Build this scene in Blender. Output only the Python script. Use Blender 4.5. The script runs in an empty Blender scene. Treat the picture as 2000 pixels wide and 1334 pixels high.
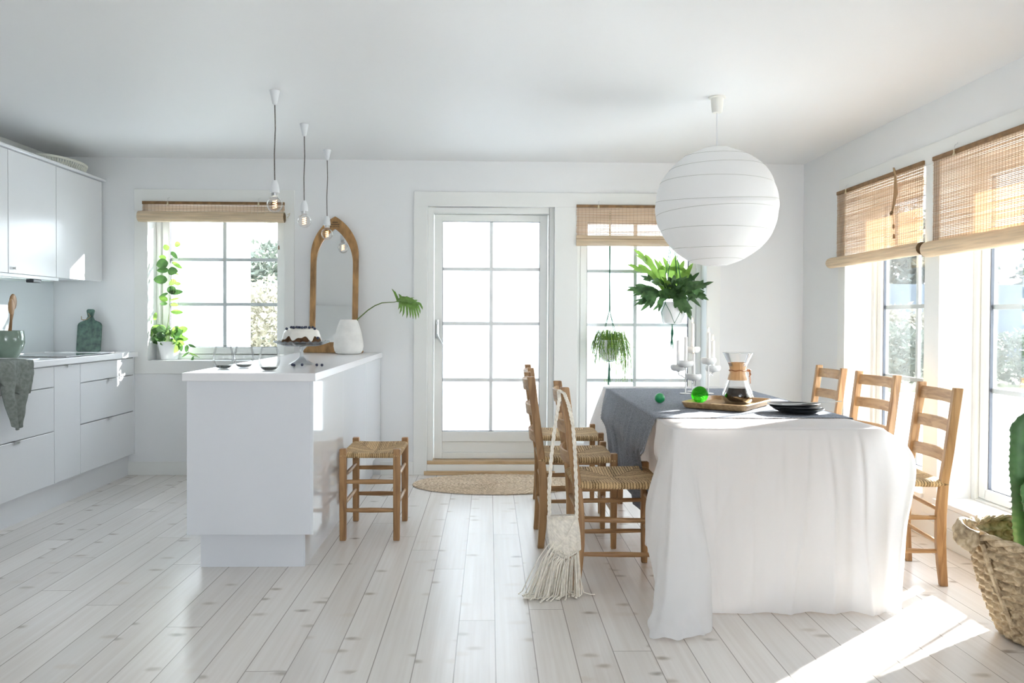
import bpy, math, random
from mathutils import Vector, Matrix, noise as mnoise
random.seed(7)
PI = math.pi
sc = bpy.context.scene
COL = sc.collection

# ------------------------------------------------------------------ camera
def build_camera():
    F = 1555.0
    yaw, pitch, roll, sy = 2.82893667e-02, 1.46001426e-02, 4.67111860e-03, -20.66
    fwd = Vector((math.sin(yaw)*math.cos(pitch), math.cos(yaw)*math.cos(pitch), -math.sin(pitch)))
    r0 = Vector((math.cos(yaw), -math.sin(yaw), 0)); u0 = r0.cross(fwd)
    r = r0*math.cos(roll)+u0*math.sin(roll); u = r.cross(fwd)
    cam = bpy.data.cameras.new('camera'); o = bpy.data.objects.new('camera', cam)
    COL.objects.link(o)
    M = Matrix((r, u, -fwd)).transposed().to_4x4(); M.translation = (0, 0, 1.18)
    o.matrix_world = M
    cam.sensor_width = 36; cam.lens = 36*F/2000
    cam.shift_y = sy/2000
    cam.clip_end = 300
    sc.camera = o
build_camera()

# ------------------------------------------------------------------ world, sun, exposure
w = bpy.data.worlds.new('sky'); sc.world = w; w.use_nodes = True
wn = w.node_tree.nodes; wl = w.node_tree.links
bg = wn['Background']; bg.inputs[1].default_value = 2.35
tc = wn.new('ShaderNodeTexCoord'); sx = wn.new('ShaderNodeSeparateXYZ'); cr = wn.new('ShaderNodeValToRGB')
wl.new(tc.outputs['Generated'], sx.inputs[0]); wl.new(sx.outputs[2], cr.inputs[0]); wl.new(cr.outputs[0], bg.inputs[0])
cr.color_ramp.elements[0].position = 0.0; cr.color_ramp.elements[0].color = (.90, .945, 1, 1)
cr.color_ramp.elements[1].position = .8; cr.color_ramp.elements[1].color = (.76, .86, 1, 1)
SUN = Vector((.777, .629, .40)).normalized()
sl = bpy.data.lights.new('sun', 'SUN'); sl.energy = 10.5; sl.angle = math.radians(1.3); sl.color = (1, .975, .935)
so = bpy.data.objects.new('sun', sl); COL.objects.link(so)
so.rotation_euler = SUN.to_track_quat('Z', 'Y').to_euler(); so.location = SUN*20
def portal(loc, rot, sx_, sy_):
    l = bpy.data.lights.new('daylight_portal', 'AREA'); l.shape = 'RECTANGLE'; l.size = sx_; l.size_y = sy_
    l.cycles.is_portal = True
    o = bpy.data.objects.new('daylight_portal', l); COL.objects.link(o); o.location = loc; o.rotation_euler = rot
portal((2.66, 4.79, 1.13), (0, PI/2, 0), 1.8, .98)
portal((2.66, 3.67, 1.13), (0, PI/2, 0), 1.8, .98)
portal((-2.05, 6.30, 1.43), (-PI/2, 0, 0), 1.02, 1.2)
portal((.01, 6.30, 1.06), (-PI/2, 0, 0), .98, 1.96)
portal((1.16, 6.30, 1.14), (-PI/2, 0, 0), 1.0, 1.8)
portal((1.2, -3.3, 1.375), (PI/2, 0, 0), 2.0, 1.75)
vs = sc.view_settings
vs.view_transform = 'Standard'; vs.look = 'None'; vs.gamma = 1; vs.use_curve_mapping = False
vs.exposure = 2.14
sc.cycles.max_bounces = 10; sc.cycles.diffuse_bounces = 7; sc.cycles.glossy_bounces = 4
sc.cycles.transparent_max_bounces = 24; sc.cycles.transmission_bounces = 8
sc.cycles.caustics_reflective = False; sc.cycles.caustics_refractive = False
sc.cycles.sample_clamp_indirect = 6
sc.cycles.use_denoising = True

# ------------------------------------------------------------------ materials
def nt(name):
    m = bpy.data.materials.new(name); m.use_nodes = True
    return m, m.node_tree.nodes, m.node_tree.links, m.node_tree.nodes['Principled BSDF']
def mat(name, col, rough=.5, metal=0, var=0, vscale=8, bump=0, bscale=40, spec=.5, coat=0, stretch=(1, 1, 1), detail=3, col2=None, trans=0, emit=None):
    m, n, l, p = nt(name)
    p.inputs['Base Color'].default_value = (*col, 1); p.inputs['Roughness'].default_value = rough
    p.inputs['Metallic'].default_value = metal; p.inputs['Specular IOR Level'].default_value = spec
    p.inputs['Coat Weight'].default_value = coat
    if var or bump or col2:
        t = n.new('ShaderNodeTexCoord'); mp = n.new('ShaderNodeMapping'); mp.inputs['Scale'].default_value = stretch
        l.new(t.outputs['Object'], mp.inputs[0])
    if var or col2:
        ns = n.new('ShaderNodeTexNoise'); ns.inputs['Scale'].default_value = vscale; ns.inputs['Detail'].default_value = detail
        l.new(mp.outputs[0], ns.inputs[0])
        rp = n.new('ShaderNodeValToRGB'); l.new(ns.outputs[0], rp.inputs[0])
        a = col if col2 is None else col2
        rp.color_ramp.elements[0].position = .3; rp.color_ramp.elements[1].position = .7
        rp.color_ramp.elements[0].color = (*[c*(1-var) for c in a], 1)
        rp.color_ramp.elements[1].color = (*[min(1, c*(1+var)) for c in col], 1)
        l.new(rp.outputs[0], p.inputs['Base Color'])
    if bump:
        nb = n.new('ShaderNodeTexNoise'); nb.inputs['Scale'].default_value = bscale; nb.inputs['Detail'].default_value = 4
        l.new(mp.outputs[0], nb.inputs[0]); b = n.new('ShaderNodeBump'); b.inputs['Strength'].default_value = bump
        b.inputs['Distance'].default_value = .16/bscale
        l.new(nb.outputs[0], b.inputs['Height']); l.new(b.outputs[0], p.inputs['Normal'])
    if trans:                                      # light shows through (paper, cloth, leaves)
        tr = n.new('ShaderNodeBsdfTranslucent'); mx = n.new('ShaderNodeMixShader'); mx.inputs[0].default_value = trans
        src = p.inputs['Base Color']
        if src.is_linked: l.new(src.links[0].from_socket, tr.inputs[0])
        else: tr.inputs[0].default_value = (*col, 1)
        l.new(p.outputs[0], mx.inputs[1]); l.new(tr.outputs[0], mx.inputs[2])
        l.new(mx.outputs[0], n['Material Output'].inputs[0])
    if emit:
        p.inputs['Emission Color'].default_value = (*emit[0], 1); p.inputs['Emission Strength'].default_value = emit[1]
    return m
def thin_glass(name, tint=(1, 1, 1), refl=.08, facing=.5, rough=0.0):
    facing *= .6; refl *= .7
    m, n, l, p = nt(name); n.remove(p)
    t = n.new('ShaderNodeBsdfTransparent'); t.inputs[0].default_value = (*tint, 1)
    g = n.new('ShaderNodeBsdfGlossy'); g.inputs['Roughness'].default_value = rough
    lw = n.new('ShaderNodeLayerWeight'); lw.inputs[0].default_value = facing
    mm = n.new('ShaderNodeMath'); mm.operation = 'MULTIPLY_ADD'; mm.inputs[1].default_value = .6; mm.inputs[2].default_value = refl
    mm.use_clamp = True
    l.new(lw.outputs['Fresnel'], mm.inputs[0])
    mx = n.new('ShaderNodeMixShader'); l.new(mm.outputs[0], mx.inputs[0]); l.new(t.outputs[0], mx.inputs[1]); l.new(g.outputs[0], mx.inputs[2])
    l.new(mx.outputs[0], n['Material Output'].inputs[0])
    return m
def floor_mat():
    m, n, l, p = nt('whitewashed_pine')
    t = n.new('ShaderNodeTexCoord'); s = n.new('ShaderNodeSeparateXYZ'); l.new(t.outputs['Object'], s.inputs[0])
    def M(op, a, b=None, c=None):
        q = n.new('ShaderNodeMath'); q.operation = op
        for i, x in enumerate((a, b, c)):
            if x is None: continue
            if hasattr(x, 'links'): l.new(x, q.inputs[i])
            else: q.inputs[i].default_value = x
        return q.outputs[0]
    def C(x, y, z):
        q = n.new('ShaderNodeCombineXYZ')
        for i, v_ in enumerate((x, y, z)):
            if hasattr(v_, 'links'): l.new(v_, q.inputs[i])
            else: q.inputs[i].default_value = v_
        return q.outputs[0]
    W = .1395
    u = M('DIVIDE', M('SUBTRACT', s.outputs[0], .026), W); pi_ = M('FLOOR', u); uf = M('FRACT', u)
    wn_ = n.new('ShaderNodeTexWhiteNoise'); wn_.noise_dimensions = '1D'; l.new(pi_, wn_.inputs['W'])
    v = M('DIVIDE', M('ADD', s.outputs[1], M('MULTIPLY', wn_.outputs[0], 7.3)), 2.15); vi = M('FLOOR', v); vf = M('FRACT', v)
    wb = n.new('ShaderNodeTexWhiteNoise'); wb.noise_dimensions = '2D'; l.new(C(pi_, vi, 0), wb.inputs[0])
    # seams
    e1 = M('MINIMUM', uf, M('SUBTRACT', 1, uf)); seam = M('LESS_THAN', e1, .013)
    e2 = M('MINIMUM', vf, M('SUBTRACT', 1, vf)); seam2 = M('LESS_THAN', e2, .0008)
    sm = M('MAXIMUM', seam, seam2)
    # grain
    gv = C(M('ADD', M('MULTIPLY', s.outputs[0], 42), M('MULTIPLY', wb.outputs[0], 30)), M('MULTIPLY', s.outputs[1], 1.0), M('MULTIPLY', wb.outputs[0], 17))
    g = n.new('ShaderNodeTexNoise'); g.inputs['Scale'].default_value = 1.6; g.inputs['Detail'].default_value = 5; g.inputs['Distortion'].default_value = .25; l.new(gv, g.inputs[0])
    gr = n.new('ShaderNodeValToRGB'); l.new(g.outputs[0], gr.inputs[0])
    gr.color_ramp.elements[0].position = .25; gr.color_ramp.elements[0].color = (.66, .60, .55, 1)
    gr.color_ramp.elements[1].position = .75; gr.color_ramp.elements[1].color = (.785, .745, .705, 1)
    # patchy white wash
    w2 = n.new('ShaderNodeTexNoise'); w2.inputs['Scale'].default_value = 2.2; w2.inputs['Detail'].default_value = 3
    l.new(C(M('ADD', s.outputs[0], M('MULTIPLY', wb.outputs[0], 9)), M('MULTIPLY', s.outputs[1], .6), 0), w2.inputs[0])
    mixw = n.new('ShaderNodeMixRGB'); mixw.blend_type = 'MIX'; l.new(M('MULTIPLY', M('SUBTRACT', w2.outputs[0], .15), 1.1), mixw.inputs[0])
    mixw.use_clamp = True
    l.new(gr.outputs[0], mixw.inputs[1]); mixw.inputs[2].default_value = (.765, .745, .715, 1)
    # per board tone
    br = n.new('ShaderNodeHueSaturation'); l.new(mixw.outputs[0], br.inputs['Color'])
    l.new(M('MULTIPLY_ADD', wb.outputs[0], .12, .94), br.inputs['Value'])
    # knots
    kv = n.new('ShaderNodeTexVoronoi'); kv.voronoi_dimensions = '2D'; kv.inputs['Scale'].default_value = 1; kv.inputs['Randomness'].default_value = 1
    nd = n.new('ShaderNodeTexNoise'); nd.inputs['Scale'].default_value = 20; l.new(t.outputs['Object'], nd.inputs[0])
    l.new(C(M('ADD', M('MULTIPLY', s.outputs[0], 4.6), M('MULTIPLY', nd.outputs[0], .22)), M('ADD', M('MULTIPLY', s.outputs[1], 8.5), M('MULTIPLY', wb.outputs[0], 41)), 0), kv.inputs[0])
    kr = n.new('ShaderNodeValToRGB'); l.new(kv.outputs['Distance'], kr.inputs[0])
    kr.color_ramp.elements[0].position = .05; kr.color_ramp.elements[0].color = (1, 1, 1, 1)
    kr.color_ramp.elements[1].position = .17; kr.color_ramp.elements[1].color = (0, 0, 0, 1)
    wk = n.new('ShaderNodeSeparateColor'); l.new(kv.outputs['Color'], wk.inputs[0])
    kf = M('MULTIPLY', M('MULTIPLY', kr.outputs[0], M('GREATER_THAN', wk.outputs[0], .66)), M('MULTIPLY_ADD', wk.outputs[1], .6, .3))
    mk = n.new('ShaderNodeMixRGB'); l.new(kf, mk.inputs[0]); l.new(br.outputs[0], mk.inputs[1]); mk.inputs[2].default_value = (.34, .30, .26, 1)
    # halo round the knots
    kr2 = n.new('ShaderNodeValToRGB'); l.new(kv.outputs['Distance'], kr2.inputs[0])
    kr2.color_ramp.elements[0].position = .1; kr2.color_ramp.elements[0].color = (1, 1, 1, 1)
    kr2.color_ramp.elements[1].position = .23; kr2.color_ramp.elements[1].color = (0, 0, 0, 1)
    mh = n.new('ShaderNodeMixRGB'); l.new(M('MULTIPLY', M('MULTIPLY', kr2.outputs[0], M('GREATER_THAN', wk.outputs[0], .5)), M('MULTIPLY', wk.outputs[2], .34)), mh.inputs[0]); l.new(mk.outputs[0], mh.inputs[1]); mh.inputs[2].default_value = (.60, .51, .42, 1)
    ms = n.new('ShaderNodeMixRGB'); l.new(M('MULTIPLY', sm, .8), ms.inputs[0]); l.new(mh.outputs[0], ms.inputs[1]); ms.inputs[2].default_value = (.28, .25, .22, 1)
    l.new(ms.outputs[0], p.inputs['Base Color'])
    p.inputs['Roughness'].default_value = .27; p.inputs['Specular IOR Level'].default_value = .5
    p.inputs['Roughness'].default_value = .26
    b = n.new('ShaderNodeBump'); b.inputs['Strength'].default_value = .25; b.inputs['Distance'].default_value = .002
    l.new(M('SUBTRACT', M('MULTIPLY', g.outputs[0], .03), sm), b.inputs['Height']); l.new(b.outputs[0], p.inputs['Normal'])
    return m
def rush_mat():
    m, n, l, p = nt('rush_weave')
    t = n.new('ShaderNodeTexCoord'); s = n.new('ShaderNodeSeparateXYZ'); l.new(t.outputs['Generated'], s.inputs[0])
    def M(op, a, b=None, c=None):
        q = n.new('ShaderNodeMath'); q.operation = op
        for i, x in enumerate((a, b, c)):
            if x is None: continue
            if hasattr(x, 'links'): l.new(x, q.inputs[i])
            else: q.inputs[i].default_value = x
        return q.outputs[0]
    a = M('ABSOLUTE', M('SUBTRACT', s.outputs[0], .5)); b = M('ABSOLUTE', M('SUBTRACT', s.outputs[1], .5))
    sel = M('GREATER_THAN', a, b)
    ph = M('ADD', M('MULTIPLY', sel, s.outputs[1]), M('MULTIPLY', M('SUBTRACT', 1, sel), s.outputs[0]))
    nz = n.new('ShaderNodeTexNoise'); nz.inputs['Scale'].default_value = 9; l.new(t.outputs['Generated'], nz.inputs[0])
    ph2 = M('ADD', ph, M('MULTIPLY', nz.outputs[0], .025))
    wv = M('ABSOLUTE', M('SINE', M('MULTIPLY', ph2, 32*PI)))
    sw = n.new('ShaderNodeTexWhiteNoise'); sw.noise_dimensions = '2D'; cx2 = n.new('ShaderNodeCombineXYZ'); l.new(M('FLOOR', M('MULTIPLY', ph2, 32)), cx2.inputs[0]); l.new(sel, cx2.inputs[1]); l.new(cx2.outputs[0], sw.inputs[0])
    diag = M('LESS_THAN', M('ABSOLUTE', M('SUBTRACT', a, b)), .006)
    # twist of each strand
    oth = M('ADD', M('MULTIPLY', sel, s.outputs[0]), M('MULTIPLY', M('SUBTRACT', 1, sel), s.outputs[1]))
    tw = M('ABSOLUTE', M('SINE', M('MULTIPLY', M('ADD', M('MULTIPLY', oth, 1.6), ph), 90)))
    h = M('ADD', M('POWER', wv, .5), M('MULTIPLY', tw, .35))
    n2 = n.new('ShaderNodeTexNoise'); n2.inputs['Scale'].default_value = 45; l.new(t.outputs['Generated'], n2.inputs[0])
    fac = M('SUBTRACT', M('MULTIPLY', M('ADD', M('POWER', wv, .6), M('ADD', M('MULTIPLY', M('SUBTRACT', n2.outputs[0], .5), 1.2), M('MULTIPLY', M('SUBTRACT', sw.outputs[0], .5), .55))), .9), M('MULTIPLY', diag, .5))
    rp = n.new('ShaderNodeValToRGB'); l.new(fac, rp.inputs[0])
    rp.color_ramp.elements[0].position = .15; rp.color_ramp.elements[0].color = (.12, .065, .025, 1)
    rp.color_ramp.elements[1].position = .9; rp.color_ramp.elements[1].color = (.62, .43, .225, 1)
    l.new(rp.outputs[0], p.inputs['Base Color']); p.inputs['Roughness'].default_value = .75; p.inputs['Specular IOR Level'].default_value = .2
    bb = n.new('ShaderNodeBump'); bb.inputs['Distance'].default_value = .0025; bb.inputs['Strength'].default_value = .8
    l.new(h, bb.inputs['Height']); l.new(bb.outputs[0], p.inputs['Normal'])
    return m
def wood_mat(name, c1, c2, axis=2, rough=.45, scale=6):
    st = [1, 1, 1]; st = [7, 7, 7]; st[axis] = .8
    m, n, l, p = nt(name)
    t = n.new('ShaderNodeTexCoord'); mp = n.new('ShaderNodeMapping'); mp.inputs['Scale'].default_value = st
    oi = n.new('ShaderNodeObjectInfo'); ad = n.new('ShaderNodeVectorMath'); ad.operation = 'ADD'
    l.new(t.outputs['Object'], ad.inputs[0]); l.new(oi.outputs['Random'], ad.inputs[1]); l.new(ad.outputs[0], mp.inputs[0])
    ns = n.new('ShaderNodeTexNoise'); ns.inputs['Scale'].default_value = scale; ns.inputs['Detail'].default_value = 4; ns.inputs['Distortion'].default_value = .8
    l.new(mp.outputs[0], ns.inputs[0]); rp = n.new('ShaderNodeValToRGB'); l.new(ns.outputs[0], rp.inputs[0])
    rp.color_ramp.elements[0].position = .32; rp.color_ramp.elements[0].color = (*c1, 1)
    rp.color_ramp.elements[1].position = .62; rp.color_ramp.elements[1].color = (*c2, 1)
    l.new(rp.outputs[0], p.inputs['Base Color']); p.inputs['Roughness'].default_value = rough
    return m
MT = {}
MT['wall'] = mat('white_wall_paint', (.80, .81, .815), .6, bump=.05, bscale=30)
MT['ceiling'] = mat('white_ceiling_paint', (.81, .82, .83), .55, bump=.04, bscale=12)
MT['trim'] = mat('cream_trim_paint', (.80, .808, .785), .4)
MT['sash'] = mat('white_sash_paint', (.82, .828, .805), .35)
MT['floor'] = floor_mat()
MT['front'] = mat('white_cabinet_front', (.79, .80, .815), .22)
MT['carcass'] = mat('white_carcass', (.72, .73, .74), .4)
MT['island'] = mat('white_island_panel', (.74, .76, .80), .3)
MT['gloss'] = mat('high_gloss_white_panel', (.78, .81, .85), .06, coat=.5)
MT['worktop'] = mat('white_laminate', (.85, .85, .865), .2)
MT['steel'] = mat('brushed_steel', (.62, .63, .63), .3, metal=1)
MT['rush'] = rush_mat()
WC1, WC2 = (.25, .125, .048), (.43, .25, .112)
MT['oak_z'] = wood_mat('oiled_oak_upright', WC1, WC2, 2)
MT['oak_y'] = wood_mat('oiled_oak_slat', (.30, .165, .072), (.49, .305, .15), 1)
MT['oak_x'] = wood_mat('oiled_oak_rung', WC1, WC2, 0)
MT['stool_z'] = wood_mat('stool_oak', (.25, .125, .05), (.42, .235, .10), 2)
MT['glass'] = thin_glass('window_glass', (.97, .985, .985), .03, .3)
MT['gasket'] = mat('dark_gasket', (.10, .11, .135), .5)
MT['bar'] = mat('glazing_bar_white', (.82, .84, .84), .4, trans=.06)
MT['lightoak'] = wood_mat('threshold_oak', (.45, .31, .17), (.60, .43, .25), 0)

# ------------------------------------------------------------------ mesh builder
class MB:
    def __init__(s): s.v = []; s.f = []
    def box(s, x0, x1, y0, y1, z0, z1):
        i = len(s.v); s.v += [(x, y, z) for z in (z0, z1) for y in (y0, y1) for x in (x0, x1)]
        s.f += [tuple(i+k for k in q) for q in ((0, 2, 3, 1), (4, 5, 7, 6), (0, 1, 5, 4), (2, 6, 7, 3), (0, 4, 6, 2), (1, 3, 7, 5))]
        return s
    def hull(s, a, b):        # two quads (lists of 4 points) joined
        i = len(s.v); s.v += [tuple(p) for p in a]+[tuple(p) for p in b]
        s.f += [(i+3, i+2, i+1, i), (i+4, i+5, i+6, i+7)]
        for k in range(4): s.f.append((i+k, i+(k+1) % 4, i+4+(k+1) % 4, i+4+k))
        return s
    def tube(s, pts, rad, n=8, caps=True, closed=False, sq=1.0):
        pts = [Vector(p) for p in pts]; N = len(pts)
        if not hasattr(rad, '__len__'): rad = [rad]*N
        i0 = len(s.v); up = None
        for k in range(N):
            if closed: d = pts[(k+1) % N]-pts[k-1]
            else: d = pts[min(k+1, N-1)]-pts[max(k-1, 0)]
            if d.length < 1e-9: d = Vector((0, 0, 1))
            d.normalize()
            if up is None: up = Vector((0, 0, 1)) if abs(d.z) < .9 else Vector((1, 0, 0))
            a = up-d*up.dot(d)
            if a.length < 1e-6: a = d.orthogonal()
            a.normalize(); up = a; b = d.cross(a)
            for j in range(n):
                t = 2*PI*j/n
                s.v.append(tuple(pts[k]+a*math.cos(t)*rad[k]*sq+b*math.sin(t)*rad[k]))
        for k in range(N if closed else N-1):
            k2 = (k+1) % N
            for j in range(n):
                j2 = (j+1) % n
                s.f.append((i0+k*n+j, i0+k*n+j2, i0+k2*n+j2, i0+k2*n+j))
        if caps and not closed:
            s.f.append(tuple(i0+j for j in reversed(range(n)))); s.f.append(tuple(i0+(N-1)*n+j for j in range(n)))
        return s
    def lathe(s, prof, n=32, c=(0, 0, 0), cap=True):
        i0 = len(s.v); cx, cy, cz = c
        for r, z in prof:
            for j in range(n):
                t = 2*PI*j/n; s.v.append((cx+r*math.cos(t), cy+r*math.sin(t), cz+z))
        for k in range(len(prof)-1):
            for j in range(n):
                j2 = (j+1) % n; s.f.append((i0+k*n+j, i0+k*n+j2, i0+(k+1)*n+j2, i0+(k+1)*n+j))
        if cap:
            if prof[0][0] > 1e-6: s.f.append(tuple(i0+j for j in reversed(range(n))))
            if prof[-1][0] > 1e-6: s.f.append(tuple(i0+(len(prof)-1)*n+j for j in range(n)))
        return s
    def grid(s, fn, nu, nv, cu=False, cv=False):
        i0 = len(s.v)
        for a in range(nu):
            for b in range(nv):
                s.v.append(tuple(fn(a/(nu if cu else nu-1), b/(nv if cv else nv-1))))
        for a in range(nu if cu else nu-1):
            for b in range(nv if cv else nv-1):
                a2 = (a+1) % nu; b2 = (b+1) % nv
                s.f.append((i0+a*nv+b, i0+a2*nv+b, i0+a2*nv+b2, i0+a*nv+b2))
        return s
    def ribbon(s, pts, wid, nrm=(0, 0, 1), fold=.15):
        pts = [Vector(p) for p in pts]; nrm = Vector(nrm); N = len(pts); i0 = len(s.v)
        for k in range(N):
            d = (pts[min(k+1, N-1)]-pts[max(k-1, 0)])
            if d.length < 1e-9: d = Vector((0, 0, 1))
            d.normalize(); side = d.cross(nrm)
            if side.length < 1e-5: side = d.orthogonal()
            side.normalize(); up = side.cross(d); wd = wid[k]/2
            s.v += [tuple(pts[k]-side*wd+up*wd*fold), tuple(pts[k]), tuple(pts[k]+side*wd+up*wd*fold)]
        for k in range(N-1):
            a = i0+3*k; s.f += [(a, a+1, a+4, a+3), (a+1, a+2, a+5, a+4)]
        return s
    def build(s, name, m, parent=None, loc=None, smooth=True, bevel=0, seg=2, ang=40, solid=0, sub=0, rz=0):
        me = bpy.data.meshes.new(name); me.from_pydata(s.v, [], s.f); me.update()
        import bmesh
        bm = bmesh.new(); bm.from_mesh(me); bmesh.ops.remove_doubles(bm, verts=bm.verts, dist=1e-6)
        bmesh.ops.recalc_face_normals(bm, faces=bm.faces); bm.to_mesh(me); bm.free()
        if smooth:
            for p in me.polygons: p.use_smooth = True
            me.set_sharp_from_angle(angle=math.radians(ang))
        o = bpy.data.objects.new(name, me); COL.objects.link(o); me.materials.append(m)
        if parent: o.parent = parent
        if loc: o.location = loc
        if rz: o.rotation_euler.z = rz
        if solid:
            q = o.modifiers.new('solid', 'SOLIDIFY'); q.thickness = solid; q.offset = 0
        if bevel:
            q = o.modifiers.new('edge', 'BEVEL'); q.width = bevel; q.segments = seg; q.limit_method = 'ANGLE'; q.angle_limit = math.radians(35)
            q.harden_normals = False
        if sub:
            q = o.modifiers.new('sub', 'SUBSURF'); q.levels = q.render_levels = sub
        return o
def tag(o, label, cat, group=None, kind=None):
    o['label'] = label; o['category'] = cat
    if group: o['group'] = group
    if kind: o['kind'] = kind
    return o
def thing(name, label, cat, loc=(0, 0, 0), rz=0, group=None):
    o = bpy.data.objects.new(name, None); COL.objects.link(o); o.empty_display_size = .05
    o.location = loc; o.rotation_euler.z = rz
    return tag(o, label, cat, group)
def struct(o, label=None, cat=None):
    o['kind'] = 'structure'
    if label: o['label'] = label
    if cat: o['category'] = cat
    return o
def dup(o, parent=None):
    c = o.copy(); COL.objects.link(c)
    if parent: c.parent = parent
    for ch in list(o.children): dup(ch, c)
    return c
def R(d): return math.radians(d)

# ------------------------------------------------------------------ room
XL, XR, YB, YR, H = -3.25, 2.395, 6.03, -3.2, 2.372
T = .25
def wall_plane(fixed, d, axis, a0, a1, z0, z1, holes):
    """boxes round rectangular holes; axis 'x': wall runs along x at y=fixed..fixed+d"""
    mb = MB(); xs = sorted({a0, a1, *[h[0] for h in holes], *[h[1] for h in holes]})
    for i in range(len(xs)-1):
        p, q = xs[i], xs[i+1]; c = (p+q)/2
        hs = sorted([(h[2], h[3]) for h in holes if h[0] < c < h[1]]); z = z0
        for b, t in hs:
            if b > z+1e-4:
                mb.box(p, q, fixed, fixed+d, z, b) if axis == 'x' else mb.box(fixed, fixed+d, p, q, z, b)
            z = t
        if z < z1-1e-4:
            mb.box(p, q, fixed, fixed+d, z, z1) if axis == 'x' else mb.box(fixed, fixed+d, p, q, z, z1)
    return mb
struct(MB().box(XL-.25, XR+.25, YR-.25, YB+.25, -.12, 0).build('floor', MT['floor'], smooth=False))
struct(MB().box(XL-.25, XR+.25, YR-.25, YB+.25, H, H+.15).build('ceiling', MT['ceiling'], smooth=False))
W1 = (-2.55, -1.54, .86, 2.03); DR = (-.47, .49, .0, 2.03); W2 = (.665, 1.65, .24, 2.03)
struct(wall_plane(YB, T, 'x', XL-.25, XR+.25, 0, H, [W1, DR, W2]).build('wall_back', MT['wall'], smooth=False))
W3 = (4.30, 5.28, .212, 2.03); W4 = (3.18, 4.157, .212, 2.03)
struct(wall_plane(XR, T, 'y', YR, YB, 0, H, [W4, W3]).build('wall_right', MT['wall'], smooth=False))
struct(MB().box(XL-.25, XL, YR, YB, 0, H).build('wall_left', MT['wall'], smooth=False))
struct(wall_plane(YR-.25, .25, 'x', XL-.25, XR+.25, 0, H, [(.2, 2.2, .5, 2.25)]).build('wall_rear', MT['wall'], smooth=False))  # the hole is the added opening for fill daylight

def window(n, axis, wall, sgn, a0, a1, z0, z1, vx, hz, depth=.17, bottom=.05):
    """recessed casement: frame, sash, glazing bars, pane; local a along the wall, d into the wall"""
    rt = bpy.data.objects.new('window_%d' % n, None); COL.objects.link(rt); struct(rt)
    def B(mb, p, q, d0, d1, b, t):
        if axis == 'x': mb.box(p, q, wall+d0, wall+d1, b, t)
        else: mb.box(wall+d0, wall+d1, p, q, b, t)
    f = MB(); fw = .035
    D0, D1 = depth-.03, depth+.05
    B(f, a0, a0+fw, D0, D1, z0, z1); B(f, a1-fw, a1, D0, D1, z0, z1); B(f, a0+fw, a1-fw, D0, D1, z1-fw, z1); B(f, a0+fw, a1-fw, D0, D1, z0, z0+fw)
    f.build('window_frame', MT['trim'], rt, bevel=.003)
    s = MB(); sw = .055; b0, b1, c0, c1 = a0+fw+.004, a1-fw-.004, z0+fw+.004, z1-fw-.004
    B(s, b0, b0+sw, depth-.012, depth+.04, c0, c1); B(s, b1-sw, b1, depth-.012, depth+.04, c0, c1)
    B(s, b0+sw, b1-sw, depth-.012, depth+.04, c1-sw, c1); B(s, b0+sw, b1-sw, depth-.012, depth+.04, c0, c0+sw)
    s.build('sash', MT['sash'], rt, bevel=.004)
    g = MB(); e = .004
    for p, q, b, t in ((b0+sw-e, b0+sw+e, c0+sw, c1-sw), (b1-sw-e, b1-sw+e, c0+sw, c1-sw), (b0+sw, b1-sw, c1-sw-e, c1-sw+e), (b0+sw, b1-sw, c0+sw-e, c0+sw+e)):
        B(g, p, q, depth+.004, depth+.02, b, t)
    g.build('gasket', MT['gasket'], rt, smooth=False)
    m = MB()
    for x in vx: B(m, x-.013, x+.013, depth+.014, depth+.03, c0+sw, c1-sw)
    for z in hz: B(m, b0+sw, b1-sw, depth+.016, depth+.028, z-.013, z+.013)
    m.build('glazing_bars', MT['bar'], rt, smooth=False)
    p = MB(); B(p, b0+sw-.002, b1-sw+.002, depth+.008, depth+.012, c0+sw-.002, c1-sw+.002)
    p.build('pane', MT['glass'], rt, smooth=False)
    return rt
window(1, 'x', YB, 1, *W1, [-2.045], [1.63, 1.285])
w2 = window(2, 'x', YB, 1, *W2, [1.14], [1.56, 1.14, .705])
window(3, 'y', XR, 1, *W3, [4.79], [1.72, 1.27, .82], depth=.2)
window(4, 'y', XR, 1, *W4, [3.668], [1.72, 1.255, .82], depth=.2)
# unseen rear opening, added and sized for fill daylight from behind the camera
rw = bpy.data.objects.new('window_5', None); COL.objects.link(rw); struct(rw)
f = MB()
for x in (.2, 1.17, 2.14): f.box(x, x+.06, YR-.2, YR-.12, .5, 2.25)
f.box(.2, 2.2, YR-.2, YR-.12, .5, .57); f.box(.2, 2.2, YR-.2, YR-.12, 2.18, 2.25)
f.build('window_frame', MT['sash'], rw)
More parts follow.
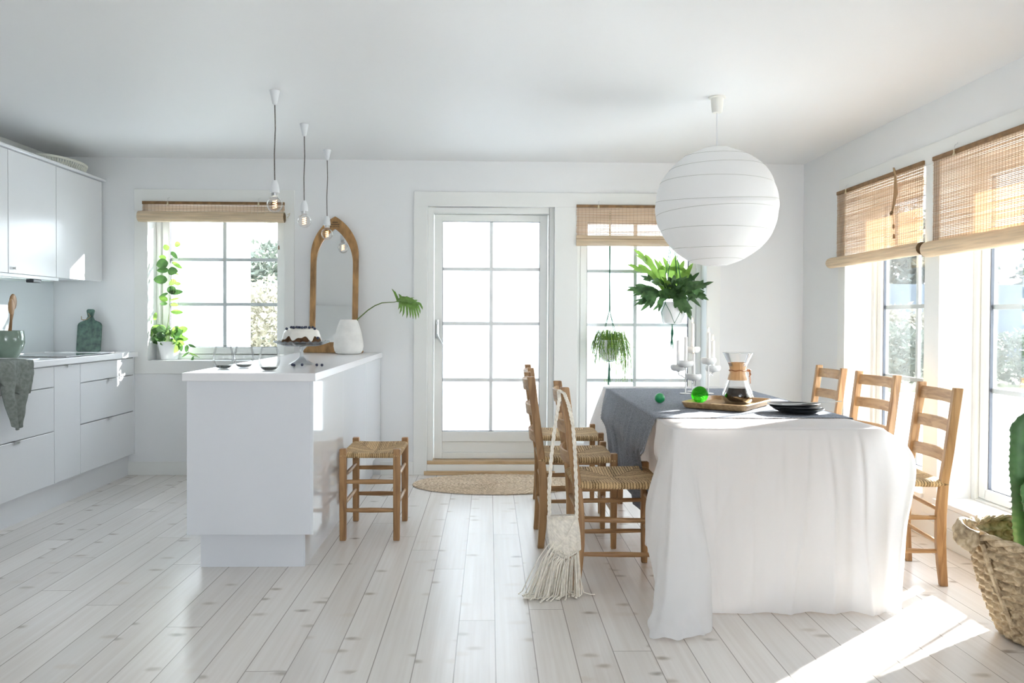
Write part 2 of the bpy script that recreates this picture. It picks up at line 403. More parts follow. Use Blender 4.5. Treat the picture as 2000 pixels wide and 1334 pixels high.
# casings (cream boards round the openings)
def casing(name, x0, x1, z0, z1, hx0, hx1, hz0, hz1, bottom=True):
    mb = MB(); y0, y1 = YB-.014, YB+.0
    mb.hull([(x0, y0, z1), (x1, y0, z1), (hx1, y0, hz1), (hx0, y0, hz1)], [(x0, y1, z1), (x1, y1, z1), (hx1, y1, hz1), (hx0, y1, hz1)])
    zb = z0 if bottom else 0
    mb.hull([(x0, y0, zb), (x0, y0, z1), (hx0, y0, hz1), (hx0, y0, hz0 if bottom else 0)], [(x0, y1, zb), (x0, y1, z1), (hx0, y1, hz1), (hx0, y1, hz0 if bottom else 0)])
    mb.hull([(x1, y0, z1), (x1, y0, zb), (hx1, y0, hz0 if bottom else 0), (hx1, y0, hz1)], [(x1, y1, z1), (x1, y1, zb), (hx1, y1, hz0 if bottom else 0), (hx1, y1, hz1)])
    if bottom: mb.hull([(x0, y0, z0), (hx0, y0, hz0), (hx1, y0, hz0), (x1, y0, z0)], [(x0, y1, z0), (hx0, y1, hz0), (hx1, y1, hz0), (x1, y1, z0)])
    return struct(mb.build(name, MT['trim'], smooth=False, bevel=.0015, seg=1))
casing('trim_1', -2.648, -1.465, .76, 2.138, W1[0], W1[1], W1[2], W1[3])
t2 = MB(); y0, y1 = YB-.014, YB
t2.box(-.572, 1.755, y0, y1, 2.03, 2.138); t2.box(-.572, -.47, y0, y1, 0, 2.03)
t2.box(.49, .665, y0, y1, 0, 2.03); t2.box(1.65, 1.755, y0, y1, .14, 2.03); t2.box(.665, 1.65, y0, y1, .14, .24)
struct(t2.build('trim_2', MT['trim'], smooth=False, bevel=.0015, seg=1))
t3 = MB(); x0, x1 = XR-.014, XR
t3.box(x0, x1, 3.08, 5.385, 2.03, 2.138); t3.box(x0, x1, 5.28, 5.385, .135, 2.03); t3.box(x0, x1, 4.157, 4.30, .135, 2.03); t3.box(x0, x1, 3.08, 3.18, .135, 2.03)
struct(t3.build('trim_3', MT['trim'], smooth=False, bevel=.0015, seg=1))
t4 = MB(); t4.box(XR-.03, XR+.168, 3.181, 4.156, .2125, .238); t4.box(XR-.03, XR+.168, 4.301, 5.279, .2125, .238); [t4.box(XR-.03, XR-.0145, p_, q_, .2125, .238) for p_, q_ in ((3.15, 3.181), (4.156, 4.175), (4.285, 4.301), (5.279, 5.30))]
struct(t4.build('trim_4', mat('window_board', (.85, .85, .84), .3), smooth=False, bevel=.004))
# skirting boards
def base(name, segs):
    mb = MB()
    for s_ in segs: mb.box(*s_)
    return struct(mb.build(name, MT['trim'], smooth=False, bevel=.003))
base('baseboard_back', [(-2.70, -.98+.0, YB-.014, YB, 0, .10), (-.82, -.572, YB-.014, YB, 0, .10), (1.755, XR, YB-.014, YB, 0, .10)])
base('baseboard_right', [(XR-.014, XR, YR, YB-.014, 0, .10)])
# trim strip along the ceiling above the wall cabinets
struct(MB().box(XL, XL+.02, YR, YB, H-.07, H).build('trim_5', MT['trim'], smooth=False, bevel=.004))

# door
dr = bpy.data.objects.new('door_1', None); COL.objects.link(dr); struct(dr)
f = MB(); f.box(-.47, -.43, YB+.03, YB+.2, .1, 2.03); f.box(.45, .49, YB+.03, YB+.2, .1, 2.03); f.box(-.43, .45, YB+.03, YB+.2, 1.985, 2.03)
f.build('door_frame', MT['trim'], dr, bevel=.003)
th = MB(); th.box(-.47, .49, YB+.0, YB+.2, 0, .075); th.build('threshold', MT['sash'], dr, bevel=.003)
th = MB(); th.box(-.47, .49, YB+.012, YB+.2, .075, .10); th.box(-.49, .5, YB-.028, YB-.002, 0, .03); th.build('threshold_strip', MT['lightoak'], dr, bevel=.003)
lf = MB(); a, b = -.425, .445; d0, d1 = YB+.10, YB+.16; ga, gb, gz0, gz1 = -.362, .385, .315, 1.93
lf.box(a, ga, d0, d1, .105, 1.98); lf.box(gb, b, d0, d1, .105, 1.98); lf.box(ga, gb, d0, d1, gz1, 1.98)
lf.box(ga, gb, d0, d1, .235, gz0); lf.box(ga, gb, d0, d1, .105, .15); lf.box(ga, gb, d0+.012, d1, .15, .235)
lf.build('door_leaf', MT['sash'], dr, bevel=.003)
g = MB(); e = .003
for x_ in (ga, gb): g.box(x_-e, x_+e, d0+.006, d0+.03, gz0, gz1)
for z_ in (gz0, gz1): g.box(ga, gb, d0+.006, d0+.03, z_-e, z_+e)
g.build('gasket', MT['gasket'], dr, smooth=False)
m_ = MB(); m_.box(-.001, .025, d0+.02, d0+.035, gz0, gz1)
for z_ in (1.565, 1.145, .71): m_.box(ga, gb, d0+.021, d0+.034, z_-.013, z_+.013)
m_.build('glazing_bars', MT['bar'], dr, smooth=False)
MB().box(ga, gb, d0+.038, d0+.042, gz0, gz1).build('pane', MT['glass'], dr, smooth=False)
hp = MB(); hp.tube([(-.40, d0-.005, 1.175), (-.40, d0-.005, 1.03)], .014, 12); hp.tube([(-.40, d0-.012, 1.15), (-.40, d0-.022, 1.15)], .011, 12)
h1 = hp.build('handle_plate', MT['steel'], dr, bevel=.002)
MB().tube([(-.40, d0-.005, 1.055), (-.40, d0-.045, 1.055), (-.395, d0-.05, 1.045), (-.35, d0-.05, .97)], [.009, .009, .009, .008], 10).build('door_handle', MT['steel'], dr)

# ------------------------------------------------------------------ garden and terrace outside
MT['deck'] = mat('pale_terrace_boards', (.72, .72, .70), .6, var=.08, vscale=5)
MT['lawn'] = mat('lawn', (.16, .20, .09), .9, var=.35, vscale=3, col2=(.22, .22, .13))
MT['render'] = mat('white_outdoor_paint', (.86, .87, .88), .7)
struct(MB().box(-30, 40, YB+.26, 45, -.35, -.25).build('ground_garden', MT['lawn'], smooth=False), 'green lawn beyond the windows', 'lawn')
struct(MB().box(XR+.26, 40, -12, YB+.255, -.35, -.25).build('ground_side_garden', MT['lawn'], smooth=False), 'green lawn to the side of the house', 'lawn')
struct(MB().box(XR+.26, 10.5, -2, 14.5, -.249, -.14).build('terrace', MT['deck'], smooth=False), 'pale terrace outside the side windows', 'terrace')
struct(MB().box(-3.2, XR+.255, YB+.26, 9.9, -.249, -.13).build('terrace_back', MT['deck'], smooth=False), 'pale terrace outside the glazed door', 'terrace')
tag(MB().box(-.76, 2.9, 7.2, 7.3, -.13, 2.75).build('sun_blocking_screen', MT['render'], smooth=False, bevel=.01), 'added white screen wall blocking sun outside the glazed door and tall window', 'screen')  # added and sized to block direct sun at the door and tall window
tag(MB().box(-1.75, 4.4, 10.0, 10.15, -.25, 2.45).build('garden_wall', MT['render'], smooth=False, bevel=.01), 'white garden wall beyond the sun blocking screen', 'wall')
tag(MB().box(-9, -3.03, 10.0, 10.2, -.25, 3.6).build('white_outbuilding', MT['render'], smooth=False, bevel=.01), 'white outbuilding wall filling most of the kitchen window', 'building')
def leafy(name, label, c, r, n, col, size=.09, group=None, seed=0):
    rnd = random.Random(seed); mb = MB()
    for i in range(n):
        d = Vector((rnd.gauss(0, 1), rnd.gauss(0, 1), rnd.gauss(0, 1))).normalized()
        q = rnd.uniform(.55, 1)*(1+.22*mnoise.noise(d*2.3+Vector((seed, 0, 0))))
        p = Vector((d.x*r[0]*q, d.y*r[1]*q, r[2]+d.z*r[2]*q))
        a = Vector((rnd.gauss(0, 1), rnd.gauss(0, 1), rnd.gauss(0, 1))).normalized(); s_ = size*rnd.uniform(.6, 1.3)
        b = a.orthogonal().normalized()
        i0 = len(mb.v); mb.v += [tuple(p-a*s_), tuple(p+b*s_*.4), tuple(p+a*s_), tuple(p-b*s_*.4)]; mb.f.append((i0, i0+1, i0+2, i0+3))
    o = mb.build(name, col, loc=c, smooth=False); return tag(o, label, 'bush', group)
GL = mat('grey_green_foliage', (.12, .14, .11), .7, var=.3, vscale=3, trans=.3)
GD = mat('dark_green_foliage', (.075, .10, .09), .7, var=.4, vscale=2, trans=.3)
GY = mat('straw_coloured_foliage', (.26, .245, .19), .8, var=.3, vscale=3, trans=.3)
G1 = 'bushes beyond the kitchen window'
leafy('dry_bush', 'straw coloured dry bush low beyond the right side of the kitchen window', (-3.45, 12.6, -.25), (1.1, .7, 1.05), 9000, GY, .05, G1, 1)
leafy('green_bush', 'grey green bush behind the dry bush beyond the kitchen window', (-4.4, 16.5, -.25), (2.0, .9, 1.5), 9000, GL, .09, G1, 2)
leafy('dark_bush', 'dark bush at the foot of the dry one beyond the kitchen window', (-2.75, 11.1, -.25), (.5, .4, .42), 2600, GL, .04, G1, 3)
G2 = 'bushes and trees beyond the side windows'
leafy('tall_tree', 'tall dark green tree far beyond the farther side window', (19.5, 37, -.25), (4.0, 3, 3.4), 8000, GD, .28, G2, 4)
leafy('tall_tree', 'tall dark green tree far beyond the nearer side window', (30.5, 38, -.25), (4.6, 3, 3.8), 8000, GD, .3, G2, 5)
leafy('low_shrub', 'low yellow green shrub on the lawn beyond the farther side window', (8.4, 17.0, -.25), (1.4, 1.2, .75), 4200, GL, .08, G2, 6)
leafy('flowering_shrub', 'pale straw coloured shrub on the lawn beyond the farther side window', (10.9, 21.0, -.25), (2.0, 1.2, .95), 4200, GY, .1, G2, 7)
leafy('low_shrub', 'low green shrub on the lawn beyond the nearer side window', (12.2, 17.5, -.25), (1.6, 1.4, .65), 4200, GL, .08, G2, 8)
tag(MB().box(9, 34, 28, 30, -.25, 2.5).build('grey_shed', mat('grey_blue_cladding', (.13, .16, .21), .7, var=.15, vscale=2), smooth=False), 'long grey blue shed across the garden beyond the side windows', 'shed')

# ------------------------------------------------------------------ kitchen along the left wall
XF = -2.65
def tab(mb, y, z, X=XF):      # small folded steel pull on the top edge of a front
    mb.box(X-.012, X+.014, y-.022, y+.022, z, z+.0025); mb.box(X+.0115, X+.014, y-.022, y+.022, z-.012, z)
def base_unit(y0, y1, label, fronts, doors=False):
    rt = thing('base_cabinet', label, 'cabinet', (XF, (y0+y1)/2, 0), 0, 'white base cabinets along the left wall')
    cy = (y0+y1)/2; h = (y1-y0)/2
    MB().box(XL-XF+.002, -.021, -h, h, .16, .885).build('carcass', MT['carcass'], rt, smooth=False)
    for z0, z1 in fronts:
        d = MB().box(-.02, 0, -h+.0015, h-.0015, z0+.0015, z1-.0015).build('door' if doors else 'drawer', MT['front'], rt, bevel=.0015, seg=1, smooth=False)
        if z1 < .88 and z1 > .2 and not doors or doors:
            mb = MB(); tab(mb, 0, z1-.0015, 0); mb.build('handle', MT['steel'], d, smooth=False)
    return rt
FR = [(.162, .482), (.485, .752), (.755, .880)]
base_unit(5.235, 6.0, 'white base cabinet of three drawers in the corner by the kitchen window', FR)
base_unit(4.925, 5.232, 'narrow white base cabinet with one tall front between two drawer cabinets', [(.162, .880)], True)
base_unit(4.125, 4.922, 'white base cabinet of three drawers under the hanging grey towel', FR)
base_unit(3.325, 4.122, 'white base cabinet of three drawers at the camera end of the worktop', FR)
tag(MB().box(XF-.02, XF, 6.0, YB, .162, .885).build('filler_panel', MT['front'], smooth=False), 'thin white filler strip between corner drawers and back wall', 'panel')
tag(MB().box(-2.72, -2.70, 3.325, YB, 0, .16).build('plinth', MT['front'], smooth=False), 'white plinth board under the left row of base cabinets', 'plinth')
wt = tag(MB().box(XL+.002, -2.622, 3.32, YB-.002, .887, .925).build('worktop', MT['worktop'], bevel=.003, smooth=False), 'white laminate worktop along the left wall', 'worktop')
MT['ceramic'] = mat('white_ceramic', (.86, .87, .88), .12, coat=.4)
sk = thing('kitchen_sink', 'white inset sink beside the green utensil pot', 'sink', (-2.92, 4.53, .925))
mb = MB(); mb.box(-.22, .24, -.30, -.27, 0, .012); mb.box(-.22, .24, .27, .30, 0, .012); mb.box(-.22, -.19, -.27, .27, 0, .012); mb.box(.21, .24, -.27, .27, 0, .012)
mb.build('rim', MT['ceramic'], sk, bevel=.004); MB().box(-.19, .21, -.27, .27, 0, .003).build('drainer', MT['ceramic'], sk, smooth=False)
MT['hob'] = mat('pale_glass_hob', (.58, .64, .68), .03, coat=1)
hb = thing('induction_hob', 'flat pale glass hob set in the left worktop', 'hob', (-2.93, 5.42, .925))
MB().box(-.25, .25, -.30, .36, 0, .004).build('hob_glass', MT['hob'], hb, smooth=False)
mb = MB()
for p in ((-.25, -.245, -.30, .36), (.245, .25, -.30, .36), (-.245, .245, -.30, -.295), (-.245, .245, .355, .36)): mb.box(*p, 0, .007)
mb.build('hob_edge', MT['ceramic'], hb, smooth=False)
MT['splash'] = mat('pale_glossy_splashback', (.72, .77, .79), .12, coat=.3)
tag(MB().box(XL+.001, XL+.007, 3.32, 6.02, .926, 1.44).build('splashback', MT['splash'], smooth=False), 'pale glossy splashback on the left wall over the worktop', 'splashback')
XU = -2.88
def wall_unit(y0, y1, label):
    rt = thing('wall_cabinet', label, 'cabinet', (XU, (y0+y1)/2, 1.45), 0, 'white wall cabinets above the worktop'); h = (y1-y0)/2
    MB().box(XL-XU+.022, -.021, -h, h, .0, .735).build('carcass', MT['carcass'], rt, smooth=False)
    d = MB().box(-.02, 0, -h+.0015, h-.0015, -.006, .733).build('door', MT['front'], rt, bevel=.0015, seg=1, smooth=False)
    if 4.8 < y0 < 5: MB().lathe([(.006, 0), (.006, .012), (.010, .016), (.009, .020), (0, .021)], 16).build('knob', MT['steel'], d, loc=(0, -h+.05, .025)); d.children[0].rotation_euler = (0, PI/2, 0)
    return rt
wall_unit(5.385, 5.99, 'white wall cabinet in the corner next to the kitchen window')
wall_unit(4.855, 5.382, 'white wall cabinet over the extractor, second from the window corner')
wall_unit(4.25, 4.852, 'white wall cabinet at the left edge of the photo')
tag(MB().box(XL+.022, XU-.004, 5.99, YB-.016, 1.45, 2.185).build('filler_panel', MT['front'], smooth=False), 'white filler panel between the corner wall cabinet and the back wall', 'panel')
tag(MB().box(XL+.022, XU+.022, 4.25, YB-.001, 2.186, 2.206).build('top_board', MT['front'], bevel=.004), 'white board lying on top of the wall cabinets', 'board')
hd = thing('extractor_hood', 'slim white pull-out extractor under the wall cabinets', 'extractor', (XU, 5.05, 1.443))
MB().box(-.30, .0, -.55, .36, -.022, -.0005).build('hood_body', MT['front'], hd, bevel=.002)
MB().box(-.28, -.02, -.50, .30, -.026, -.0225).build('filter', mat('hood_filter', (.45, .50, .48), .3, metal=.6), hd)
MB().box(-.045, .004, .06, .15, -.045, -.0225).build('switch', mat('dark_grey_switch', (.05, .055, .06), .35), hd, bevel=.004)

# white openwork tray on top of the wall cabinets
mb = MB(); L_, Wd, hh = .27, .13, .055
def el(t, r=1.0): return Vector((Wd*r*math.cos(t), L_*r*math.sin(t), 0))
for z_, r_ in ((.004, .9), (hh, 1.0), (hh+.007, 1.0)):
    mb.tube([el(2*PI*k/48, r_)+Vector((0, 0, z_)) for k in range(48)], .006, 6, closed=True)
for k in range(64):
    t = 2*PI*k/64; a = el(t, .9)+Vector((0, 0, .004)); b = el(t+.05, 1)+Vector((0, 0, hh)); c_ = el(t-.05, 1)+Vector((0, 0, hh))
    mb.tube([a, b], .0035, 5); mb.tube([a, c_], .0035, 5)
MT['cotton'] = mat('cream_cotton_cord', (.76, .71, .61), .85, var=.08, vscale=40)
tag(mb.build('openwork_basket', mat('white_wicker', (.74, .74, .66), .7), loc=(-3.02, 5.70, 2.210)), 'low white openwork basket lying on top of the wall cabinets', 'basket')

# green chopping board leaning on the back wall
cb = thing('chopping_board', 'dark green marbled chopping board leaning on the wall behind the worktop', 'chopping board', (-2.945, 5.925, .926))
cb.rotation_euler = (R(-7), 0, 0)
def outline(hw, h, r, nk, hk):
    pts = []
    def arc(cx, cz, rad, a0, a1, n=8):
        for k in range(n+1):
            a = R(a0+(a1-a0)*k/n); pts.append((cx+rad*math.cos(a), cz+rad*math.sin(a)))
    arc(hw-r, r, r, -90, 0); arc(hw-.035, h-.035, .035, 0, 65); 
    pts.append((nk+.012, h+.012)); pts.append((nk, h+.035))
    arc(nk-.004, hk-.012, .014, 0, 90, 5)
    q = [(-x, z) for x, z in reversed(pts)]
    return pts+q
ol = outline(.088, .225, .02, .019, .315)
mb = MB(); n_ = len(ol)
mb.v = [(x, 0, z) for x, z in ol]+[(x, .014, z) for x, z in ol]
mb.f = [tuple(range(n_)), tuple(range(2*n_-1, n_-1, -1))]+[(k, n_+k, n_+(k+1) % n_, (k+1) % n_) for k in range(n_)]
mb.build('board', mat('green_marble', (.075, .145, .115), .35, var=.5, vscale=28, detail=6, col2=(.04, .085, .07)), cb, bevel=.003, seg=2, ang=30)
MB().tube([(-.012, -.004, .285), (.008, -.01, .262), (-.02, -.008, .238), (-.055, -.006, .236), (-.06, -.006, .262), (-.058, -.004, .24), (-.04, -.004, .232)], .0022, 6).build('cord', mat('jute_cord', (.42, .30, .17), .9), cb)

# utensil pot
pt = thing('utensil_pot', 'glazed sage green pot with wooden spoons at the left edge', 'pot', (-2.93, 4.915, .9265))
prof = [(0, 0), (.055, 0), (.062, .01), (.085, .05), (.098, .095), (.097, .13), (.091, .17), (.087, .17), (.092, .13), (.08, .05), (0, .02)]
MB().lathe(prof, 40, cap=False).build('pot_body', mat('sage_glaze', (.20, .27, .215), .12, coat=.7, var=.12, vscale=12), pt)
for nm, pts, hr in (('wooden_spoon', [(-.02, .02, .03), (.02, .035, .30)], .035), ('wooden_spoon', [(.0, .03, .03), (.03, .0, .27)], .028)):
    sp = thing(nm, 'wooden spoon standing upright in the sage green pot' if hr > .03 else 'shorter wooden spoon in front of another in the sage green pot', 'spoon', (-2.93, 4.915, .9265), 0, 'wooden spoons in the green pot')
    a, b = map(Vector, pts); d = (b-a)
    MB().tube([a, a+d*.5, b], [.007, .007, .008], 8).build('spoon_handle', MT['oak_z'], sp)
    MB().grid(lambda u, v: b+Vector((.012*math.cos(v*2*PI)*math.sin(u*PI), hr*math.sin(u*PI)*math.sin(v*2*PI), -.005+.05-.05*math.cos(u*PI))), 12, 16, cv=True).build('bowl', MT['oak_z'], sp)

# grey linen towel hanging over the worktop edge
def towel():
    def fn(u, v):                       # u along y, v along the drop
        prof_s = v*.62
        yc = 4.38+(u-.5)*(.30-.10*v)+.02*math.sin(3*v)
        if prof_s < .18: x = -2.80+prof_s; z = .931+.004*math.sin(u*20)
        else:
            dz = prof_s-.18; x = -2.612+.012*math.sin(u*17+dz*3)*min(1, dz*8)+.018*min(1, dz*12); z = .93-dz*(.72+.28*abs(math.sin(u*PI*1.6)))
            if dz < .012: z = .931-dz*.5
        x += .008*mnoise.noise(Vector((u*6, v*6, 1)))
        return (x+.01, yc, z)
    mb = MB().grid(fn, 40, 50)
    o = mb.build('linen_towel', mat('grey_green_linen', (.21, .235, .215), .9, var=.22, vscale=60, bump=.3, bscale=250), solid=.004)
    return tag(o, 'grey green linen towel hanging over the left worktop edge', 'towel')
def towel2():
    # two overlapping leaves of cloth, outlines as seen hanging: (y offset, drop)
    mb = MB()
    def leaf(y0, y1, drop, tipy, ph, xo):
        def fn(u, v):
            s_ = v*(drop+.22)
            yy = y0+(y1-y0)*u; k = max(0, (s_-.22)/drop)
            yy = yy*(1-k**1.6*.75)+tipy*(k**1.6*.75)
            fold = .014*math.sin(u*11+ph+v*2)+.010*mnoise.noise(Vector((u*5, v*7, ph)))
            if s_ < .20: return (-2.826+s_+.0, yy, .9325+xo*.35+.5*abs(fold))
            a = min(1, (s_-.20)/.03)
            x = -2.622+xo+.012*a+fold*a*1.2+.012; z = .932+xo*.3-.0-(s_-.20)*1.0+.014*math.cos(a*PI/2)
            sl = .05*k*abs(u-.55)
            return (x, yy, min(z, .934+xo*.3)+sl)
        mb.grid(fn, 44, 60)
    leaf(4.16, 4.60, .185, 4.52, .5, .012); leaf(4.24, 4.50, .36, 4.42, 2.2, .028)
    o = mb.build('linen_towel', mat('grey_green_linen', (.225, .25, .23), .9, var=.2, vscale=60, bump=.3, bscale=250), ang=180)
    return tag(o, 'grey green linen towel hanging over the left worktop edge', 'towel')
towel2()

# ------------------------------------------------------------------ island
IX0, IX1, IY0, IY1 = -1.405, -.82, 3.735, YB-.012
isl = thing('kitchen_island', 'white kitchen island cabinet on a recessed plinth', 'kitchen island', ((IX0+IX1)/2, IY0, 0))
cx = (IX0+IX1)/2
MB().box(IX0-cx+.001, IX1-cx-.02, .017, IY1-IY0, .17, .886).build('carcass', MT['carcass'], isl, smooth=False)
MB().box(IX0-cx, IX1-cx-.016, 0, .016, .168, .8865).build('end_panel', MT['island'], isl, bevel=.001, seg=1, smooth=False)
ys = [0, .42+.34, 1.55, IY1-IY0-.001]
for k in range(3):
    MB().box(IX1-cx-.016, IX1-cx, ys[k]+(.001 if k else 0), ys[k+1]-.001, .168, .8865).build('back_panel', MT['gloss'], isl, bevel=.001, seg=1, smooth=False)
pl = MB().box(-1.362-cx, -.878-cx, .06, IY1-IY0-.016, 0, .168).build('plinth', MT['island'], isl, smooth=False)
MB().box(-.8775-cx, -.872-cx, .062, IY1-IY0-.016, 0, .167).build('plinth_side', MT['gloss'], pl, smooth=False)
tag(MB().box(-1.42, -.806, 3.715, YB-.001, .887, .925).build('worktop', MT['worktop'], bevel=.003, smooth=False), 'white laminate worktop of the kitchen island', 'worktop')
ZT = .925

# tumblers
MT['tumbler'] = thin_glass('smoky_glass', (.955, .96, .955), .05, .35)
MT['tumbler_base'] = thin_glass('smoky_glass_base', (.42, .43, .42), .12, .4)
def tumbler(x, y, label):
    rt = thing('tumbler', label, 'glass', (x, y, ZT+.0005), 0, 'stemless smoky glasses on the island')
    po = [(0, .001), (.022, 0), (.034, .006), (.046, .022), (.0515, .045), (.050, .070), (.044, .095), (.038, .114)]
    MB().lathe(po, 40, cap=False).build('bowl', MT['tumbler'], rt)
    MB().lathe([(0, .0015), (.022, .0015), (.034, .007), (.0415, .0145), (.034, .011), (.02, .0085), (0, .008)], 40, cap=False).build('base', MT['tumbler_base'], rt)
    MB().tube([(.038*math.cos(t*PI/20), .038*math.sin(t*PI/20), .114) for t in range(40)], .0008, 5, closed=True).build('rim', MT['tumbler_base'], rt)
tumbler(-1.34, 4.05, 'stemless smoky glass nearest the window end, leftmost of three')
tumbler(-1.268, 4.15, 'stemless smoky glass set behind and between the other two')
tumbler(-1.075, 3.92, 'stemless smoky glass standing alone nearest the cake stand')

# cake stand
cs = thing('cake_stand', 'clear pressed glass cake stand on the island', 'cake stand', (-1.035, 4.42, ZT+.0005))
MT['pressed'] = thin_glass('pressed_glass', (.80, .84, .86), .20, .6, .08)
MT['clearg'] = thin_glass('clear_glass', (.93, .95, .96), .08, .45)
MB().lathe([(.068, 0), (.066, .004), (.035, .022), (.016, .036), (.010, .048), (.009, .085), (.012, .098), (.02, .104), (0, .104)], 40, cap=False).build('foot', MT['clearg'], cs)
def plate(u, v):
    t = v*2*PI; r = .150*u; z = .105+(.0 if u < .55 else .022*((u-.55)/.45)**1.3)
    if u > .3: z += .0035*math.sin(t*28)*(u-.3)
    return (r*math.cos(t), r*math.sin(t), z)
MB().grid(plate, 22, 168, cv=True).build('plate', MT['pressed'], cs, solid=.005)
# cake
ck = thing('ring_cake', 'brown ring cake with white icing on the glass stand', 'cake', (-1.035, 4.42, ZT+.1095))
MT['sponge'] = mat('chocolate_sponge', (.115, .055, .022), .9, var=.5, vscale=45, bump=.8, bscale=120)
MB().lathe([(.03, 0), (.106, 0), (.108, .012), (.10, .045), (.086, .07), (.06, .08), (.035, .07), (.028, .04), (.03, 0)], 64, cap=False).build('sponge', MT['sponge'], ck)
def icing(u, v):
    t = v*2*PI; drip = .42+.25*mnoise.noise(Vector((math.cos(t)*2.2, math.sin(t)*2.2, 3)))+.16*math.sin(t*7+1)+.1*math.sin(t*13)
    s_ = u*(.9+.1*drip)
    # inner hole -> over the top -> down the side as far as the drip
    if s_ < .25: a = s_/.25; return ((.026+.004*a)*math.cos(t), (.026+.004*a)*math.sin(t), .045+.03*a)
    if s_ < .6:
        a = (s_-.25)/.35; r = .030+.058*a; return (r*math.cos(t), r*math.sin(t), .075+.013*math.sin(a*PI)**.7)
    a = (s_-.6)/.4; lo = .072-.062*min(1, max(.15, drip+.25)); r = .088+.019*a*min(1, drip+.3); return ((r+.003)*math.cos(t), (r+.003)*math.sin(t), .074+(lo-.074)*a)
MB().grid(icing, 30, 120, cv=True).build('icing', mat('cream_icing', (.84, .81, .75), .35), ck, solid=.004, ang=180)
MT['berry'] = mat('blueberry_skin', (.022, .028, .06), .45, var=.3, vscale=50)
bproto = None
def berry(x, y, z, label, group):
    global bproto
    if bproto is None:
        pr = [(.0001, -.0072), (.0045, -.006), (.0075, -.001), (.007, .004), (.0045, .0068), (.0028, .0072), (.0024, .0055), (.0001, .0052)]
        bproto = MB().lathe(pr, 18, cap=False).build('blueberry', MT['berry'], loc=(x, y, z)); o = bproto
    else:
        o = bproto.copy(); COL.objects.link(o); o.location = (x, y, z)
    o.rotation_euler = (random.uniform(-1, 1), random.uniform(-1, 1), 0)
    tag(o, label, 'blueberry', group)
bc = [(200, .055), (215, .085), (235, .06), (250, .075), (262, .05), (275, .06), (285, .078), (300, .055), (318, .07), (332, .055), (20, .06), (80, .06), (130, .06), (340, .082)]
for a, r_ in bc:
    berry(-1.035+r_*math.cos(R(a)), 4.42+r_*math.sin(R(a)), ZT+.1095+(.095 if r_ < .08 else .088), 'blueberry on the white icing of the ring cake', 'blueberries on the cake')
berry(-1.035+.098, 4.42-.045, ZT+.1095+.038, 'single blueberry stuck low on the icing at the right side of the cake', 'blueberries on the cake')
for x, y, lb in ((-1.045, 4.255, 'blueberry on the island worktop at the left end of the loose berries'), (-1.028, 4.225, 'blueberry touching another just in front of the cake stand foot'), (-.995, 4.26, 'lone blueberry in the middle of the loose ones before the cake stand'), (-.915, 4.25, 'blueberry right of the cake stand, left one of a pair'), (-.885, 4.235, 'blueberry nearest the island edge, rightmost of the loose ones')):
    berry(x, y, ZT+.0078, lb, 'loose blueberries on the island')

# gothic arched mirror leaning on the wall
mr = thing('arched_mirror', 'pointed arch mirror in a carved wooden frame on the island', 'mirror', (-1.155, 5.93, ZT+.001)); mr.rotation_euler = (R(-4), 0, 0)
def arch(hw, z0, zs, zt, n=14):
    """closed outline: bottom left, up, pointed arch, down; arcs swung from the opposite side"""
    hgt = zt-zs; Rr = (hw*hw+hgt*hgt)/(2*hw); pts = [(-hw, z0), (-hw, (z0+zs)/2), (-hw, zs)]
    a1 = math.acos((Rr-hw)/Rr)
    for k in range(1, n): a = a1*k/n; pts.append((-hw+Rr-Rr*math.cos(a), zs+Rr*math.sin(a)))
    pts.append((0, zt))
    return pts+[(-x, z) for x, z in reversed(pts[:-1])]
ou, inn = arch(.177, .03, .72, 1.018), arch(.136, .078, .66, .925)
N_ = len(ou); mb = MB()
for y in (-.012, .012):
    mb.v += [(x, y, z) for x, z in ou]+[(x, y, z) for x, z in inn]
for k in range(N_):
    k2 = (k+1) % N_
    mb.f += [(k, k2, N_+k2, N_+k), (2*N_+k2, 2*N_+k, 3*N_+k, 3*N_+k2), (k, 2*N_+k, 2*N_+k2, k2), (N_+k, N_+k2, 3*N_+k2, 3*N_+k)]
MT['burl'] = mat('golden_veneer', (.40, .225, .085), .4, var=.25, vscale=30, stretch=(1, 1, .35), detail=5, col2=(.30, .16, .06))
fr_ = mb.build('frame', MT['burl'], mr, bevel=.002, ang=30)
bt = MB()
bo = [(-.215, .0), (-.19, .0), (.19, 0), (.215, 0), (.222, .012), (.205, .03), (.182, .055), (.178, .078), (-.178, .078), (-.182, .055), (-.205, .03), (-.222, .012)]
bt.v = [(x, -.018, z) for x, z in bo]+[(x, .014, z) for x, z in bo]; nb = len(bo)
bt.f = [tuple(range(nb)), tuple(range(2*nb-1, nb-1, -1))]+[(k, nb+k, nb+(k+1) % nb, (k+1) % nb) for k in range(nb)]
bt.build('foot', MT['burl'], mr, bevel=.002, ang=30)
ca = MB()
for k in range(7):
    a = -.9+.3*k
    for r_ in (.02, .036, .052):
        if abs(a)*r_ < .045: ca.box(a*r_*.9-.004, a*r_*.9+.004, -.0135, -.012, 1.0-r_-.012, 1.0-r_-.004)
ca.build('carving', mat('dark_carved_wood', (.10, .055, .025), .6), fr_, smooth=False)
gl = MB(); gi = arch(.137, .076, .66, .927); gl.v = [(x, .002, z) for x, z in gi]; gl.f = [tuple(range(len(gi)))]
gl.build('mirror_glass', mat('mirror_silver', (.86, .88, .88), .02, metal=1), mr, smooth=False, solid=.003)

